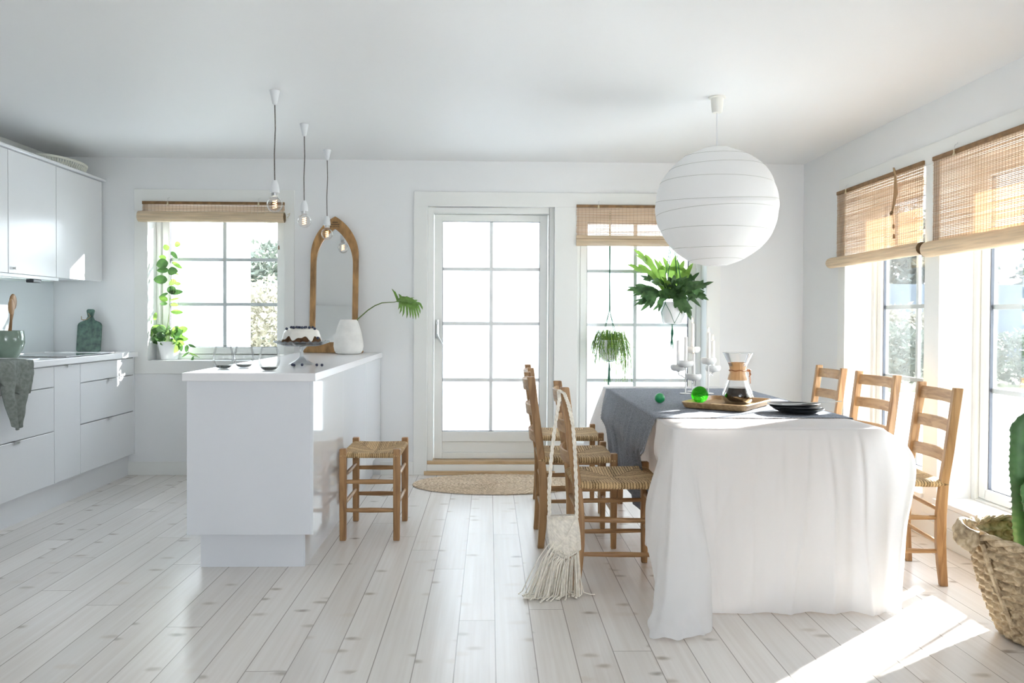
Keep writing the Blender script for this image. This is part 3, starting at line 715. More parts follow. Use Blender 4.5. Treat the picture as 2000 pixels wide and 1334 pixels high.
# vase with a single leaf
vs_ = thing('vase', 'matt white vase tapering to a narrow top, in front of the arched mirror', 'vase', (-1.01, 5.74, ZT+.001))
MB().lathe([(0, 0), (.07, 0), (.088, .006), (.099, .022), (.106, .055), (.104, .09), (.092, .15), (.078, .20), (.064, .238), (.059, .246), (.055, .246), (.055, .23), (.07, .19), (0, .03)], 48, cap=False).build('vase_body', mat('matt_bisque', (.80, .785, .75), .75, var=.07, vscale=14, bump=.1, bscale=60), vs_)
lf_ = thing('split_leaf', 'long stemmed split green leaf bending out of the white vase', 'leaf', (-1.01, 5.74, ZT+.001))
MT['leaf_palm'] = mat('bright_leaf', (.16, .30, .06), .4, var=.3, vscale=25, trans=.3)
MT['stem'] = mat('green_stem', (.13, .20, .05), .45)
def P(px, pz, y=0): return Vector((px+1.01, y, pz-ZT))
st = [Vector((-.02, 0, .06)), P(-.945, 1.175), P(-.87, 1.24, -.01), P(-.82, 1.272, -.015), P(-.77, 1.292, -.02), P(-.72, 1.296, -.02), P(-.68, 1.298, -.02), P(-.665, 1.303, -.02)]
MB().tube(st, [.0045, .0045, .004, .004, .0036, .003, .003, .003], 8).build('stem', MT['stem'], lf_)
lb = MB(); c0 = P(-.665, 1.303, -.02)
axis = [c0, P(-.63, 1.318, -.02), P(-.585, 1.315, -.015), P(-.545, 1.300, -.01), P(-.51, 1.278, 0)]
lb.ribbon(axis, [.02, .07, .065, .05, .02], (0, -.6, .8), .1)
tips = [(-.650, 1.245), (-.640, 1.215), (-.62, 1.195), (-.59, 1.182), (-.565, 1.185), (-.545, 1.178), (-.525, 1.175), (-.505, 1.185), (-.495, 1.215), (-.478, 1.245)]
for k, (tx, tz) in enumerate(tips):
    f_ = k/(len(tips)-1); s0 = axis[0].lerp(axis[-1], .1+.75*f_)+Vector((0, -.006, .012)); e_ = P(tx, tz, -.05)
    m0 = s0.lerp(e_, .45)+Vector((.014, -.03, .012))
    lb.ribbon([s0, s0.lerp(m0, .6)+Vector((.003, -.006, .002)), m0, m0.lerp(e_, .6)+Vector((.004, -.003, -.002)), e_], [.022, .021, .017, .012, .002], (.2, -.9, .3), .12)
back = [(-.705, 1.395, .02), (-.66, 1.36, .05), (-.60, 1.345, .09), (-.55, 1.335, .10), (-.51, 1.31, .10)]
for k, (tx, tz, yy) in enumerate(back):
    f_ = k/4; s0 = axis[0].lerp(axis[-1], .05+.7*f_)+Vector((0, .004, .012)); e_ = P(tx, tz, yy)
    lb.ribbon([s0, s0.lerp(e_, .5)+Vector((0, 0, .012)), e_], [.02, .016, .002], (.1, -.7, .6), .12)
lb.build('leaf_blade', MT['leaf_palm'], lf_, ang=60)

# ------------------------------------------------------------------ pendants
MT['cord'] = mat('grey_brown_textile_cord', (.17, .155, .14), .8, var=.3, vscale=120)
MT['porcelain'] = mat('white_porcelain', (.80, .82, .84), .3)
MT['bulb'] = thin_glass('bulb_glass', (.97, .96, .945), .04, .35)
MT['filament'] = mat('glowing_filament', (1, .5, .2), .5, emit=((1, .42, .14), 3.2))
def pendant(x, y, zs, label):
    rt = thing('pendant_bulb', label, 'pendant lamp', (x, y, H), 0, 'bare bulb pendants over the island'); d = zs-H
    MB().lathe([(.027, -.0005), (.027, -.004), (.012, -.07), (.006, -.075), (0, -.075)][::-1], 28).build('ceiling_cone', MT['porcelain'], rt)
    MB().tube([(0, 0, -.07), (.003, 0, -.2), (-.002, 0, -.33), (0, 0, d+.005)], .0032, 8).build('cord', MT['cord'], rt)
    MB().lathe([(0, .003), (.012, .003), (.020, -.02), (.024, -.045), (.024, -.062), (.0, -.062)][::-1], 28).build('socket', MT['porcelain'], rt, loc=(0, 0, d))
    MB().lathe([(.0175, -.062), (.0175, -.078), (.0, -.078)][::-1], 24).build('collar', MT['steel'], rt, loc=(0, 0, d))
    pr = [(.015, -.078), (.017, -.085)]+[(.042*math.sin(R(a)), -.122-.042*math.cos(R(a))*-1) for a in range(28, 180, 8)]+[(.0005, -.164)]
    b = MB().lathe(pr[::-1], 36, cap=False).build('bulb', MT['bulb'], rt, loc=(0, 0, d))
    fp = []
    for k in range(80):
        t = k/79; fp.append((.010*math.cos(t*7*PI), .010*math.sin(t*7*PI), -.10-.042*t))
    MB().tube(fp, .0011, 5).build('filament', MT['filament'], b)
pendant(-1.130, 4.224, 1.900, 'bare globe bulb on a grey cord nearest the camera end of the island')
pendant(-1.142, 4.940, 1.900, 'bare globe bulb on a grey cord in the middle of three over the island')
pendant(-1.152, 5.680, 1.900, 'bare globe bulb on a grey cord hanging in front of the arched mirror')

# paper lantern
ln = thing('paper_lantern', 'large round white rice paper lantern over the dining table', 'pendant lamp', (1.21, 4.235, H))
MB().lathe([(.045, -.0005), (.045, -.008), (.034, -.010), (.028, -.078), (.024, -.085), (0, -.085)][::-1], 36).build('ceiling_cup', mat('cream_plastic', (.80, .79, .74), .35), ln)
MB().tube([(0, 0, -.08), (0, 0, -.30)], .003, 8).build('cord', MT['porcelain'], ln)
def lz(ph, t):        # ring heights, slightly skewed so the ribs wander
    return 0
rings = [-.985, -.90, -.70, -.42, -.12, .10, .37, .62, .84, .975]
skew = [0, .02, -.03, .015, -.05, .10, -.03, .02, -.02, 0]
rp_ = [(math.sqrt(max(0.02, 1-h*h)), h) for h in rings]
def lan(u, v):
    s_ = u*(len(rings)-1); k = min(int(s_), len(rings)-2); f_ = s_-k; t = v*2*PI
    def ring(i): r_, h = rp_[i]; return Vector((r_*math.cos(t), r_*math.sin(t), h+skew[i]*math.cos(t+i)*.9))
    p = ring(k).lerp(ring(k+1), f_); cr_ = math.sin(f_*PI)*.013*(1 if rings[k] > -.5 else 2.2)
    r2 = 1+cr_*(mnoise.noise(Vector((math.cos(t)*5, math.sin(t)*5, k*3)))*1.2+.4)+.012*math.sin(f_*PI)
    return Vector((p.x*.32*r2, p.y*.32*r2, -.586+p.z*.318))
lan_o = MB().grid(lan, 9*8+1, 90, cv=True).build('paper_shade', mat('rice_paper', (.86, .86, .86), .9, trans=.35), ln, ang=180)
rb = MB()
for i in range(1, len(rings)-1):
    rb.tube([Vector((rp_[i][0]*math.cos(t*PI/30)*.3208, rp_[i][0]*math.sin(t*PI/30)*.3208, -.586+.318*(rp_[i][1]+skew[i]*math.cos(t*PI/30+i)*.9))) for t in range(60)], .0011, 5, closed=True)
rb.build('ribs', mat('rib_wire', (.50, .50, .47), .6), lan_o)

# ------------------------------------------------------------------ stool
def rush_seat(hx, hy, z, t=.022, dip=.012, taper=0):
    def shell(sg):
        def fn(u, v):
            a = math.sin((u-.5)*PI); b = math.sin((v-.5)*PI)
            q = max(0, (1-abs(a)**12)*(1-abs(b)**12))**.5
            y = b*hy*(1+taper*a); x = a*hx
            zz = sg*t*q if sg > 0 else -t*.8*q
            if sg > 0: zz -= dip*(1-a*a)*(1-b*b)*2.2
            return (x, y, zz)
        return fn
    mb = MB(); mb.grid(shell(1), 33, 33)
    i = len(mb.f); mb.grid(shell(-1), 33, 33)
    return mb
st_ = thing('rush_stool', 'square oak stool with woven rush seat beside the island', 'stool', (-.632, 4.45, 0))
hx, hy = .142, .205
for sx_ in (-1, 1):
    for sy_ in (-1, 1):
        x, y = sx_*hx, sy_*hy
        q = lambda z, w_: [(x-w_, y-w_, z), (x+w_, y-w_, z), (x+w_, y+w_, z), (x-w_, y+w_, z)]
        mb = MB(); mb.hull(q(0, .0165), q(.25, .0185)); mb.hull(q(.25, .0185), q(.488, .0185)); mb.build('leg', MT['stool_z'], st_, bevel=.004)
for z in (.312, .160):
    for sy_ in (-1, 1): MB().tube([(-hx+.015, sy_*hy, z), (0, sy_*hy, z), (hx-.015, sy_*hy, z)], [.009, .0115, .009], 10, sq=1.2).build('stretcher', MT['oak_x'], st_)
for z in (.335, .186):
    for sx_ in (-1, 1): MB().tube([(sx_*hx, -hy+.015, z), (sx_*hx, 0, z), (sx_*hx, hy-.015, z)], [.009, .0115, .009], 10).build('stretcher', MT['oak_y'], st_)
rush_seat(hx+.019, hy+.019, 0, .021, .014).build('seat', MT['rush'], st_, loc=(0, 0, .452), ang=180)

# ------------------------------------------------------------------ chairs
def make_chair(name, label, loc, rz, group):
    rt = thing(name, label, 'chair', loc, rz, group)
    bw, fw_, dx = .185, .200, .375
    def bx_(z):     # side profile of the back posts
        return .0 + (.016*math.sin(min(z, .5)/.5*PI) if z < .5 else 0) - (max(0, z-.45)/.44)**1.05*.055
    for s_ in (-1, 1):
        mb = MB(); zz = [0, .1, .2, .32, .46, .60, .75, .885]
        for a, b in zip(zz, zz[1:]):
            def q(z):
                wx = .0160+.006*math.sin(min(1, z/.5)*PI*.9)+(.0 if z < .5 else .002); wy = .0145; x = bx_(z); y = s_*(bw+.002-.004*z)
                tz = z+(.004 if z > .88 else 0)
                return [(x-wx, y-wy, z), (x+wx, y-wy, z), (x+wx, y+wy, z), (x-wx, y+wy, z)]
            mb.hull(q(a), q(b))
        me = mb.build('back_post', MT['oak_z'], rt, bevel=.004, ang=50)
        w_ = .0175; y = s_*fw_
        mb = MB(); mb.hull([(dx-w_*.8, y-w_*.8, 0), (dx+w_*.8, y-w_*.8, 0), (dx+w_*.8, y+w_*.8, 0), (dx-w_*.8, y+w_*.8, 0)], [(dx-w_, y-w_, .25), (dx+w_, y-w_, .25), (dx+w_, y+w_, .25), (dx-w_, y+w_, .25)])
        mb.hull([(dx-w_, y-w_, .25), (dx+w_, y-w_, .25), (dx+w_, y+w_, .25), (dx-w_, y+w_, .25)], [(dx-w_, y-w_, .492), (dx+w_, y-w_, .492), (dx+w_, y+w_, .492), (dx-w_, y+w_, .492)])
        mb.build('leg', MT['oak_z'], rt, bevel=.004)
        for z in (.155, .305):
            MB().tube([(.012, s_*bw, z), (dx/2, s_*(bw+fw_)/2, z), (dx-.012, s_*fw_, z)], [.008, .0105, .008], 10, sq=1.15).build('stretcher', MT['oak_x'], rt)
    for z in (.185, .335):
        MB().tube([(.012, -bw+.01, z), (.012, bw-.01, z)], .0095, 10).build('stretcher', MT['oak_y'], rt)
        MB().tube([(dx, -fw_+.01, z), (dx, fw_-.01, z)], .0095, 10).build('stretcher', MT['oak_y'], rt)
    for z0, z1 in ((.540, .596), (.678, .734), (.808, .866)):
        def slat(u, v):
            # closed thin cross-section, bowed backwards
            y = -bw+.006+(2*bw-.012)*u; bow = -.034*math.sin(u*PI)
            c = [( .006, z0), (.006, z1-.003), (.002, z1), (-.002, z1), (-.006, z1-.003), (-.006, z0)]
            k = int(round(v*6)) % 6; zc = c[k][1]
            return (bx_(zc)+bow+c[k][0], y, zc)
        MB().grid(slat, 14, 6, cv=True).build('back_slat', MT['oak_y'], rt, ang=35)
    rush_seat(dx/2+.014, fw_+.010, 0, .022, .010, taper=.045).build('seat', MT['rush'], rt, loc=(dx/2, 0, .455), ang=180)
    return rt
GL_, GR_ = 'chairs along the door side of the table', 'chairs along the window side of the table'
ch1 = make_chair('ladder_back_chair', 'ladder back oak chair carrying the fringed bag, nearest the camera on the door side', (.382, 3.64, 0), R(0), GL_)
def chair_copy(label, loc, rz, grp):
    c = dup(ch1); c.location = loc; c.rotation_euler.z = rz; tag(c, label, 'chair', grp); return c
chair_copy('ladder back oak chair in the middle of the row on the door side', (.268, 4.275, 0), R(0), GL_)
chair_copy('ladder back oak chair on the door side farthest back, near the glazed door', (.305, 5.02, 0), R(0), GL_)
chair_copy('ladder back oak chair on the window side nearest the camera, beside the basket', (2.048, 3.665, 0), R(174), GR_)
chair_copy('ladder back oak chair on the window side, middle one of three', (2.160, 4.47, 0), R(186), GR_)
chair_copy('ladder back oak chair on the window side farthest back, by the corner', (2.150, 5.07, 0), R(180), GR_)

# ------------------------------------------------------------------ table and cloths
TX0, TX1, TY0, TY1, TZ = .742, 1.60, 3.165, 5.18, .742
tb = thing('dining_table', 'long wooden dining table hidden under white and grey cloths', 'table', (0, 0, 0))
MB().box(TX0+.012, TX1-.012, TY0+.012, TY1-.012, TZ-.032, TZ-.004).build('tabletop', MT['oak_y'], tb, bevel=.004)
for x, y in ((TX0+.09, TY0+.11), (TX1-.09, TY0+.11), (TX0+.10, TY1-.10), (TX1-.09, TY1-.10)):
    mb = MB(); a, b = .017, .028
    mb.hull([(x-a, y-a, 0), (x+a, y-a, 0), (x+a, y+a, 0), (x-a, y+a, 0)], [(x-b, y-b, TZ-.033), (x+b, y-b, TZ-.033), (x+b, y+b, TZ-.033), (x-b, y+b, TZ-.033)])
    mb.build('leg', MT['oak_z'], tb, bevel=.003)
def cr(p0, p1, p2, p3, t):
    return .5*((2*p1)+(p2-p0)*t+(2*p0-5*p1+4*p2-p3)*t*t+(3*p1-p0-3*p2+p3)*t*t*t)
def drape(keys, nu, nv, closed, rough=.006, rseed=0, flute=.0, dens=9, top_r=.012):
    """keys: (edge point, point about 1/3 down, point about 2/3 down, hem point)"""
    K = [[Vector(p) for p in k] for k in keys]; n = len(K)
    def key(i): return K[i % n] if closed else K[max(0, min(n-1, i))]
    def fn(u, v):
        s_ = u*(n if closed else n-1); i = int(math.floor(s_)); i = min(i, (n if closed else n-1)-1); t = s_-i
        A = [cr(key(i-1)[j], key(i)[j], key(i+1)[j], key(i+2)[j], t) for j in range(4)]
        w_ = v*3; j = min(2, int(w_)); q = w_-j
        g = [A[0]*2-A[1]]+A+[A[3]*2-A[2]]
        g[0] = A[0]
        p = cr(g[j], g[j+1], g[j+2], g[j+3], q)
        d = (A[3]-A[0]); d.z = 0
        nrm = Vector((-(A[0]-Vector(((TX0+TX1)/2, (TY0+TY1)/2, 0))).y*0, 0, 0))
        c = Vector(((TX0+TX1)/2, A[0].y, 0)) if TY0+.1 < A[0].y < TY1-.1 else Vector((A[0].x, (TY0+TY1)/2, 0))
        nrm = (A[0]-c); nrm.z = 0
        if nrm.length < 1e-5: nrm = Vector((0, -1, 0))
        nrm.normalize()
        amp = min(1, v*2.2)
        disp = rough*(mnoise.noise(Vector((p.x*5+rseed, p.y*5, p.z*1.6)))*1.6+mnoise.noise(Vector((p.x*22, p.y*22+rseed, p.z*6)))*.55)*amp
        rg = 1-abs(mnoise.noise(Vector((p.x*4.5+rseed*2, p.y*4.5, p.z*1.1))))*3.2
        if rg > 0: disp += rough*1.5*rg*rg*amp
        disp += flute*math.sin(u*dens*2*PI+2*mnoise.noise(Vector((u*6, v*1.5, rseed))))*v
        if closed and A[0].y < 3.175:
            for c0, c1, am in ((.90, .93, .004), (1.085, 1.04, .005), (1.295, 1.22, .006), (1.355, 1.40, .006), (1.47, 1.54, .008), (1.19, 1.17, .003)):
                xc = c0+(c1-c0)*v; dd = (p.x-xc-.012*math.sin(v*5+c0*9)); disp += am*min(1, v*5)*(math.exp(-(dd/.009)**2)-.5*math.exp(-((dd-.02)/.02)**2))
        cr2 = max(0, (v-.78)/.22)*math.exp(-((A[3].x-.68)**2+(A[3].y-2.93)**2)/.02)*(1 if closed else 0)
        if cr2 > .01:
            q3 = Vector((p.x*26, p.y*26, p.z*18)); disp += .016*cr2*mnoise.noise(q3); p = p+Vector((mnoise.noise(q3+Vector((9, 0, 0)))*.02*cr2, 0, (.010+.016*mnoise.noise(q3*.8+Vector((0, 9, 0))))*cr2))
        return p+nrm*disp
    mb = MB(); mb.grid(fn, nu, nv, cu=closed); return mb
z = TZ+.002
def kf(x, y, hx_, hy_, hz=.004, m1=None, m2=None):
    e = (x, y, z); h = (hx_, hy_, hz)
    a = m1 or (x+(hx_-x)*.55, y+(hy_-y)*.55, z+(hz-z)*.33)
    b = m2 or (x+(hx_-x)*.85, y+(hy_-y)*.85, z+(hz-z)*.67)
    return (e, a, b, h)
HL, HR_ = .30, .50
keys = [
 # front left corner: a hanging cone that pools on the floor towards the camera
 kf(.742, 3.175, .600, 2.945, .004, (.715, 3.13, .52), (.672, 3.06, .22)),
 kf(.752, 3.165, .640, 2.885, .004, (.722, 3.105, .50), (.690, 3.01, .22)),
 kf(.768, 3.162, .745, 2.890, .004, (.755, 3.10, .50), (.765, 3.00, .22)),
 kf(.785, 3.160, .845, 2.975, .004, (.800, 3.115, .50), (.845, 3.03, .24)),
 kf(.805, 3.160, .868, 3.080, .004, (.830, 3.140, .50), (.868, 3.09, .24)),
 kf(.840, 3.158, .875, 3.150, .004), kf(.93, 3.157, .95, 3.150, .004), kf(1.02, 3.157, 1.03, 3.147, .003), kf(1.12, 3.157, 1.12, 3.160, .006),
 kf(1.22, 3.157, 1.21, 3.148, .004), kf(1.31, 3.157, 1.30, 3.157, .006), kf(1.40, 3.157, 1.40, 3.138, .004), kf(1.47, 3.158, 1.475, 3.160, .004),
 kf(1.53, 3.158, 1.53, 3.115, .004, (1.545, 3.14, .58), (1.545, 3.125, .30)),
 kf(1.565, 3.160, 1.600, 3.150, .004, (1.62, 3.135, .62), (1.615, 3.15, .30)),
 kf(1.590, 3.165, 1.640, 3.135, .006, (1.682, 3.125, .64), (1.655, 3.13, .34)),
 # front right corner: the cloth swings out towards the chair
 kf(1.600, 3.18, 1.690, 3.21, .010, (1.722, 3.172, .610), (1.700, 3.19, .33)),
 kf(1.602, 3.21, 1.672, 3.30, .10, (1.695, 3.255, .58), (1.675, 3.29, .34)),
 kf(1.603, 3.27, 1.645, 3.37, .33), kf(1.603, 3.40, 1.640, 3.46, HR_), kf(1.603, 3.6, 1.65, 3.62, HR_), kf(1.603, 3.9, 1.64, 3.9, HR_), kf(1.603, 4.2, 1.65, 4.2, HR_),
 kf(1.603, 4.5, 1.64, 4.5, HR_), kf(1.603, 4.8, 1.65, 4.8, HR_), kf(1.603, 5.08, 1.65, 5.10, HR_),
 kf(1.600, 5.16, 1.74, 5.26, .12), kf(1.585, 5.178, 1.66, 5.34, .10), kf(1.54, 5.182, 1.52, 5.22, .22), kf(1.4, 5.183, 1.4, 5.23, .22),
 kf(1.2, 5.183, 1.2, 5.215, .22), kf(1.0, 5.183, 1.0, 5.23, .22), kf(.82, 5.183, .80, 5.23, .22), kf(.765, 5.182, .70, 5.36, .12),
 kf(.746, 5.172, .60, 5.37, .14, (.69, 5.25, .56), (.63, 5.33, .33)), kf(.740, 5.14, .67, 5.33, .16, (.71, 5.22, .56), (.69, 5.29, .33)),
 kf(.738, 5.05, .79, 5.08, HL), kf(.738, 4.8, .785, 4.8, HL, (.74, 4.8, .6), (.782, 4.8, .44)), kf(.738, 4.5, .78, 4.5, HL), kf(.738, 4.2, .80, 4.2, HL), kf(.738, 3.9, .81, 3.9, HL),
 kf(.738, 3.62, .825, 3.64, HL), kf(.738, 3.46, .825, 3.48, HL, (.735, 3.46, .60), (.815, 3.46, .44)),
 kf(.738, 3.37, .79, 3.375, .28, (.722, 3.35, .60), (.77, 3.36, .42)),
 kf(.738, 3.29, .668, 3.295, .235, (.705, 3.27, .60), (.675, 3.28, .42)),
 kf(.738, 3.235, .645, 3.235, .27, (.700, 3.215, .60), (.660, 3.22, .42)),
 kf(.739, 3.195, .655, 3.10, .12, (.708, 3.17, .58), (.672, 3.14, .34)),
]
MT['cloth'] = mat('white_cotton_cloth', (.86, .865, .875), .85, bump=.15, bscale=70, trans=.42)
mb = drape(keys, 640, 64, True, .0085, 3, .0012, 70)
# top: rows running inwards from the edge ring, then a flat middle just over the board
n0 = 0; N_ = 640; nv = 64
ring = [Vector(mb.v[k*nv]) for k in range(N_)]
prev = [k*nv for k in range(N_)]
for f_, dz in ((.03, .002), (.12, .0025), (.5, .0025)):
    idx = []
    for k in range(N_):
        p = ring[k]; c = Vector(((TX0+TX1)/2, min(max(p.y, TY0+.4), TY1-.4), z)); q = p.lerp(c, f_)
        wr = .0022*mnoise.noise(Vector((q.x*14, q.y*6, 2)))+.0016*mnoise.noise(Vector((q.x*40, q.y*30, 2)))
        mb.v.append((q.x, q.y, z+dz+abs(wr)*(1 if q.y < 3.55 else .2))); idx.append(len(mb.v)-1)
    for k in range(N_):
        k2 = (k+1) % N_; mb.f.append((prev[k], prev[k2], idx[k2], idx[k]))
    prev = idx
mb.v.append(((TX0+TX1)/2, (TY0+TY1)/2, z+.0025)); ci = len(mb.v)-1
for k in range(N_): mb.f.append((prev[k], prev[(k+1) % N_], ci))
tc_ = mb.build('tablecloth', MT['cloth'], ang=180)
tag(tc_, 'crumpled white cotton tablecloth falling to the floor at the near end of the table', 'tablecloth')

# grey runner across the table
RZ = z+.0065
rk = []
for y, ym, yh, xh, zh in ((3.475, 3.60, 3.77, .80, .30), (3.52, 3.63, 3.80, .80, .26), (3.62, 3.70, 3.84, .795, .24), (3.80, 3.84, 3.90, .79, .215), (3.96, 3.97, 3.98, .735, .24), (4.08, 4.07, 4.08, .745, .25), (4.3, 4.28, 4.28, .765, .25),
                         (4.6, 4.56, 4.55, .76, .25), (4.85, 4.80, 4.74, .75, .26), (4.97, 4.90, 4.83, .745, .28)):
    x1 = .698 if y < 4.7 else .705
    x2 = .722 if not 3.9 < y < 4.1 else .70
    rk.append(((.733, y, RZ-.002), (x1, ym*.5+y*.5, .60), (x2, ym*.35+yh*.65, .50), (xh, yh, zh)))
mb = drape(rk, 200, 60, False, .006, 9, .004, 9)
left0 = [k*60 for k in range(200)]
# across the top, and a shorter fall on the window side
prev = left0; M_ = 60
for j in range(1, M_+1):
    idx = []; f_ = j/M_
    for k in range(200):
        p = Vector(mb.v[left0[k]]); x = .733+f_*(1.609-.733)
        zz = RZ+.0012*mnoise.noise(Vector((x*9, p.y*9, 5)))+.0008*mnoise.noise(Vector((x*30, p.y*30, 5)))
        yy = p.y+(.006*math.sin(x*14)+.004*mnoise.noise(Vector((x*20, 0, 1))))*(1 if k < 3 or k > 196 else .3)
        mb.v.append((x, yy, zz)); idx.append(len(mb.v)-1)
    for k in range(199): mb.f.append((prev[k], prev[k+1], idx[k+1], idx[k]))
    prev = idx
for j in range(1, 16):
    idx = []; f_ = j/15
    for k in range(200):
        y = Vector(mb.v[left0[k]]).y; a = min(1, f_*6)
        mb.v.append((1.609+.012*a+.034*f_+.006*math.sin(y*16)*f_+.006*f_, y, RZ-.33*f_)); idx.append(len(mb.v)-1)
    for k in range(199): mb.f.append((prev[k], prev[k+1], idx[k+1], idx[k]))
    prev = idx
MT['grey'] = mat('slate_grey_linen', (.21, .225, .26), .95, var=.3, vscale=170, bump=.3, bscale=320, col2=(.14, .152, .18))
rn = mb.build('table_runner', MT['grey'], ang=180)
tag(rn, 'slate grey linen cloth laid across the white tablecloth', 'table runner')
fr = MB(); rnd = random.Random(5)
for k in range(0, 60):
    for e_ in (0,):
        p = Vector(mb.v[e_*60+k]); fr.tube([p, p+Vector((rnd.uniform(-.006, .002), rnd.uniform(-.012, -.004), rnd.uniform(-.006, .003)))], .0009, 4)
for k in range(0, 60):
    p = Vector(mb.v[199*60+k]); fr.tube([p, p+Vector((rnd.uniform(-.006, .004), rnd.uniform(.004, .012), rnd.uniform(-.006, .003)))], .0009, 4)
for j in range(0, M_, 1):
    p = Vector(mb.v[200*60+j*200]); fr.tube([p, p+Vector((rnd.uniform(-.004, .004), rnd.uniform(-.010, -.004), -.001))], .0009, 4)
fr.build('fringe', mat('frayed_grey_thread', (.28, .30, .33), .9), rn)
TT = RZ+.0018     # things stand on this

# ------------------------------------------------------------------ on the table
tray_c = (1.185, 3.925)
ta = math.atan2(3.945-3.60, 1.40-1.145)     # long side direction
tr = thing('wooden_tray', 'rectangular wooden tray under the coffee jug and glass ball', 'tray', (tray_c[0], tray_c[1], TT), ta-0)
a_, b_ = .215, .165
def rrect(hx, hy, r, n=6):
    o = []
    for cx_, cy_, s0 in ((hx-r, hy-r, 0), (-hx+r, hy-r, 90), (-hx+r, -hy+r, 180), (hx-r, -hy+r, 270)):
        for k in range(n+1): t = R(s0+90*k/n); o.append((cx_+r*math.cos(t), cy_+r*math.sin(t)))
    return o
mb = MB(); lv = [(a_-.02, b_-.02, .03, 0), (a_-.012, b_-.012, .035, .004), (a_, b_, .04, .028), (a_-.002, b_-.002, .04, .031), (a_-.009, b_-.009, .035, .031), (a_-.017, b_-.017, .03, .012), (a_-.022, b_-.022, .03, .009)]
rings_ = [[(x, y, z_) for x, y in rrect(hx_, hy_, r)] for hx_, hy_, r, z_ in lv]; n_ = len(rings_[0])
for rg in rings_: mb.v += rg
for j in range(len(rings_)-1):
    for k in range(n_): k2 = (k+1) % n_; mb.f.append((j*n_+k, j*n_+k2, (j+1)*n_+k2, (j+1)*n_+k))
mb.f.append(tuple(reversed(range(n_)))); mb.f.append(tuple((len(rings_)-1)*n_+k for k in range(n_)))
mb.build('tray_body', wood_mat('tray_wood', (.33, .20, .09), (.52, .35, .18), 0), tr, bevel=.001, seg=1)
TZ2 = TT+.0095
jx, jy = 1.255, 3.985
jg = thing('coffee_jug', 'hourglass coffee jug with wooden collar, half full of black coffee', 'coffee jug', (jx, jy, TZ2))
MT['jug'] = thin_glass('jug_glass', (.965, .97, .97), .06, .45)
prof = [(0, .002), (.05, 0), (.062, .003), (.072, .016), (.079, .036), (.072, .060), (.060, .088), (.047, .122), (.038, .150), (.0365, .165), (.040, .180), (.052, .206), (.066, .235), (.076, .254)]
MB().lathe(prof, 48, cap=False).build('jug_glass', MT['jug'], jg)
MB().tube([(.076*math.cos(t*PI/24), .076*math.sin(t*PI/24), .254) for t in range(48)], .0011, 6, closed=True).build('rim', MT['clearg'], jg)
MB().lathe([(0, .004), (.049, .003), (.060, .006), (.069, .017), (.0755, .036), (.069, .059), (.061, .079), (0, .079)], 48).build('coffee', mat('black_coffee', (.012, .006, .003), .08, spec=.25), jg)
MB().lathe([(.0505, .118), (.046, .140), (.0405, .156), (.0405, .176), (.0445, .192), (.050, .203), (.0475, .205), (.041, .19), (.0385, .175), (.0385, .155), (.044, .138), (.0485, .118), (.0505, .118)], 48, cap=False).build('wooden_collar', wood_mat('collar_wood', (.40, .22, .09), (.58, .36, .18), 2), jg)
MT['leather'] = mat('tan_leather', (.30, .12, .04), .6)
lt = MB(); lt.tube([(.042*math.cos(t*PI/18), .042*math.sin(t*PI/18), .166+.002*math.sin(t)) for t in range(36)], .0026, 6, closed=True)
lt.tube([(.042, -.01, .166), (.05, -.016, .172), (.058, -.018, .166), (.054, -.018, .156), (.056, -.02, .13), (.058, -.02, .10)], .0024, 6)
lt.tube([(.044, -.01, .164), (.056, -.016, .160), (.060, -.02, .145), (.050, -.02, .135)], .0024, 6)
lt.grid(lambda u, v: (.054+.007*math.sin(u*PI)*math.cos(v*2*PI), -.018+.007*math.sin(u*PI)*math.sin(v*2*PI), .166+.007*math.cos(u*PI)), 8, 12, cv=True)
lt.build('leather_tie', MT['leather'], jg)

gb = nt('green_glass'); gm, gn, gl_, gp = gb
gp.inputs['Base Color'].default_value = (.10, .72, .05, 1); gp.inputs['Transmission Weight'].default_value = 1; gp.inputs['Roughness'].default_value = .0; gp.inputs['IOR'].default_value = 1.2
trn = gn.new('ShaderNodeBsdfTransparent'); trn.inputs[0].default_value = (.22, .92, .10, 1); mx_ = gn.new('ShaderNodeMixShader'); mx_.inputs[0].default_value = .45
gl_.new(gp.outputs[0], mx_.inputs[1]); gl_.new(trn.outputs[0], mx_.inputs[2]); gl_.new(mx_.outputs[0], gn['Material Output'].inputs[0])
def ball(r, n=24, m=32): return MB().grid(lambda u, v: (r*math.sin(u*PI)*math.cos(v*2*PI), r*math.sin(u*PI)*math.sin(v*2*PI), -r*math.cos(u*PI)), n, m, cv=True)
gbt = thing('glass_ball', 'clear bright green glass ball on the wooden tray', 'glass ball', (1.062, 3.985, TZ2+.0425))
ball(.0425).build('ball', gm, gbt); 
inn_ = MB()
for k in range(5):
    a = k*1.3; inn_.tube([(.02*math.cos(a), .02*math.sin(a), -.018+.008*k), (.028*math.cos(a+1), .028*math.sin(a+1), -.01+.006*k), (.018*math.cos(a+2), .018*math.sin(a+2), .0+.005*k)], .0012, 5)
inn_.build('swirl', mat('green_swirl', (.02, .30, .02), .2), gbt)
tag(ball(.026).build('ornament_ball', mat('satin_green', (.015, .32, .10), .32, coat=.2), loc=(.878, 4.07, TT+.026)), 'small satin green ball lying on the grey cloth', 'ball')

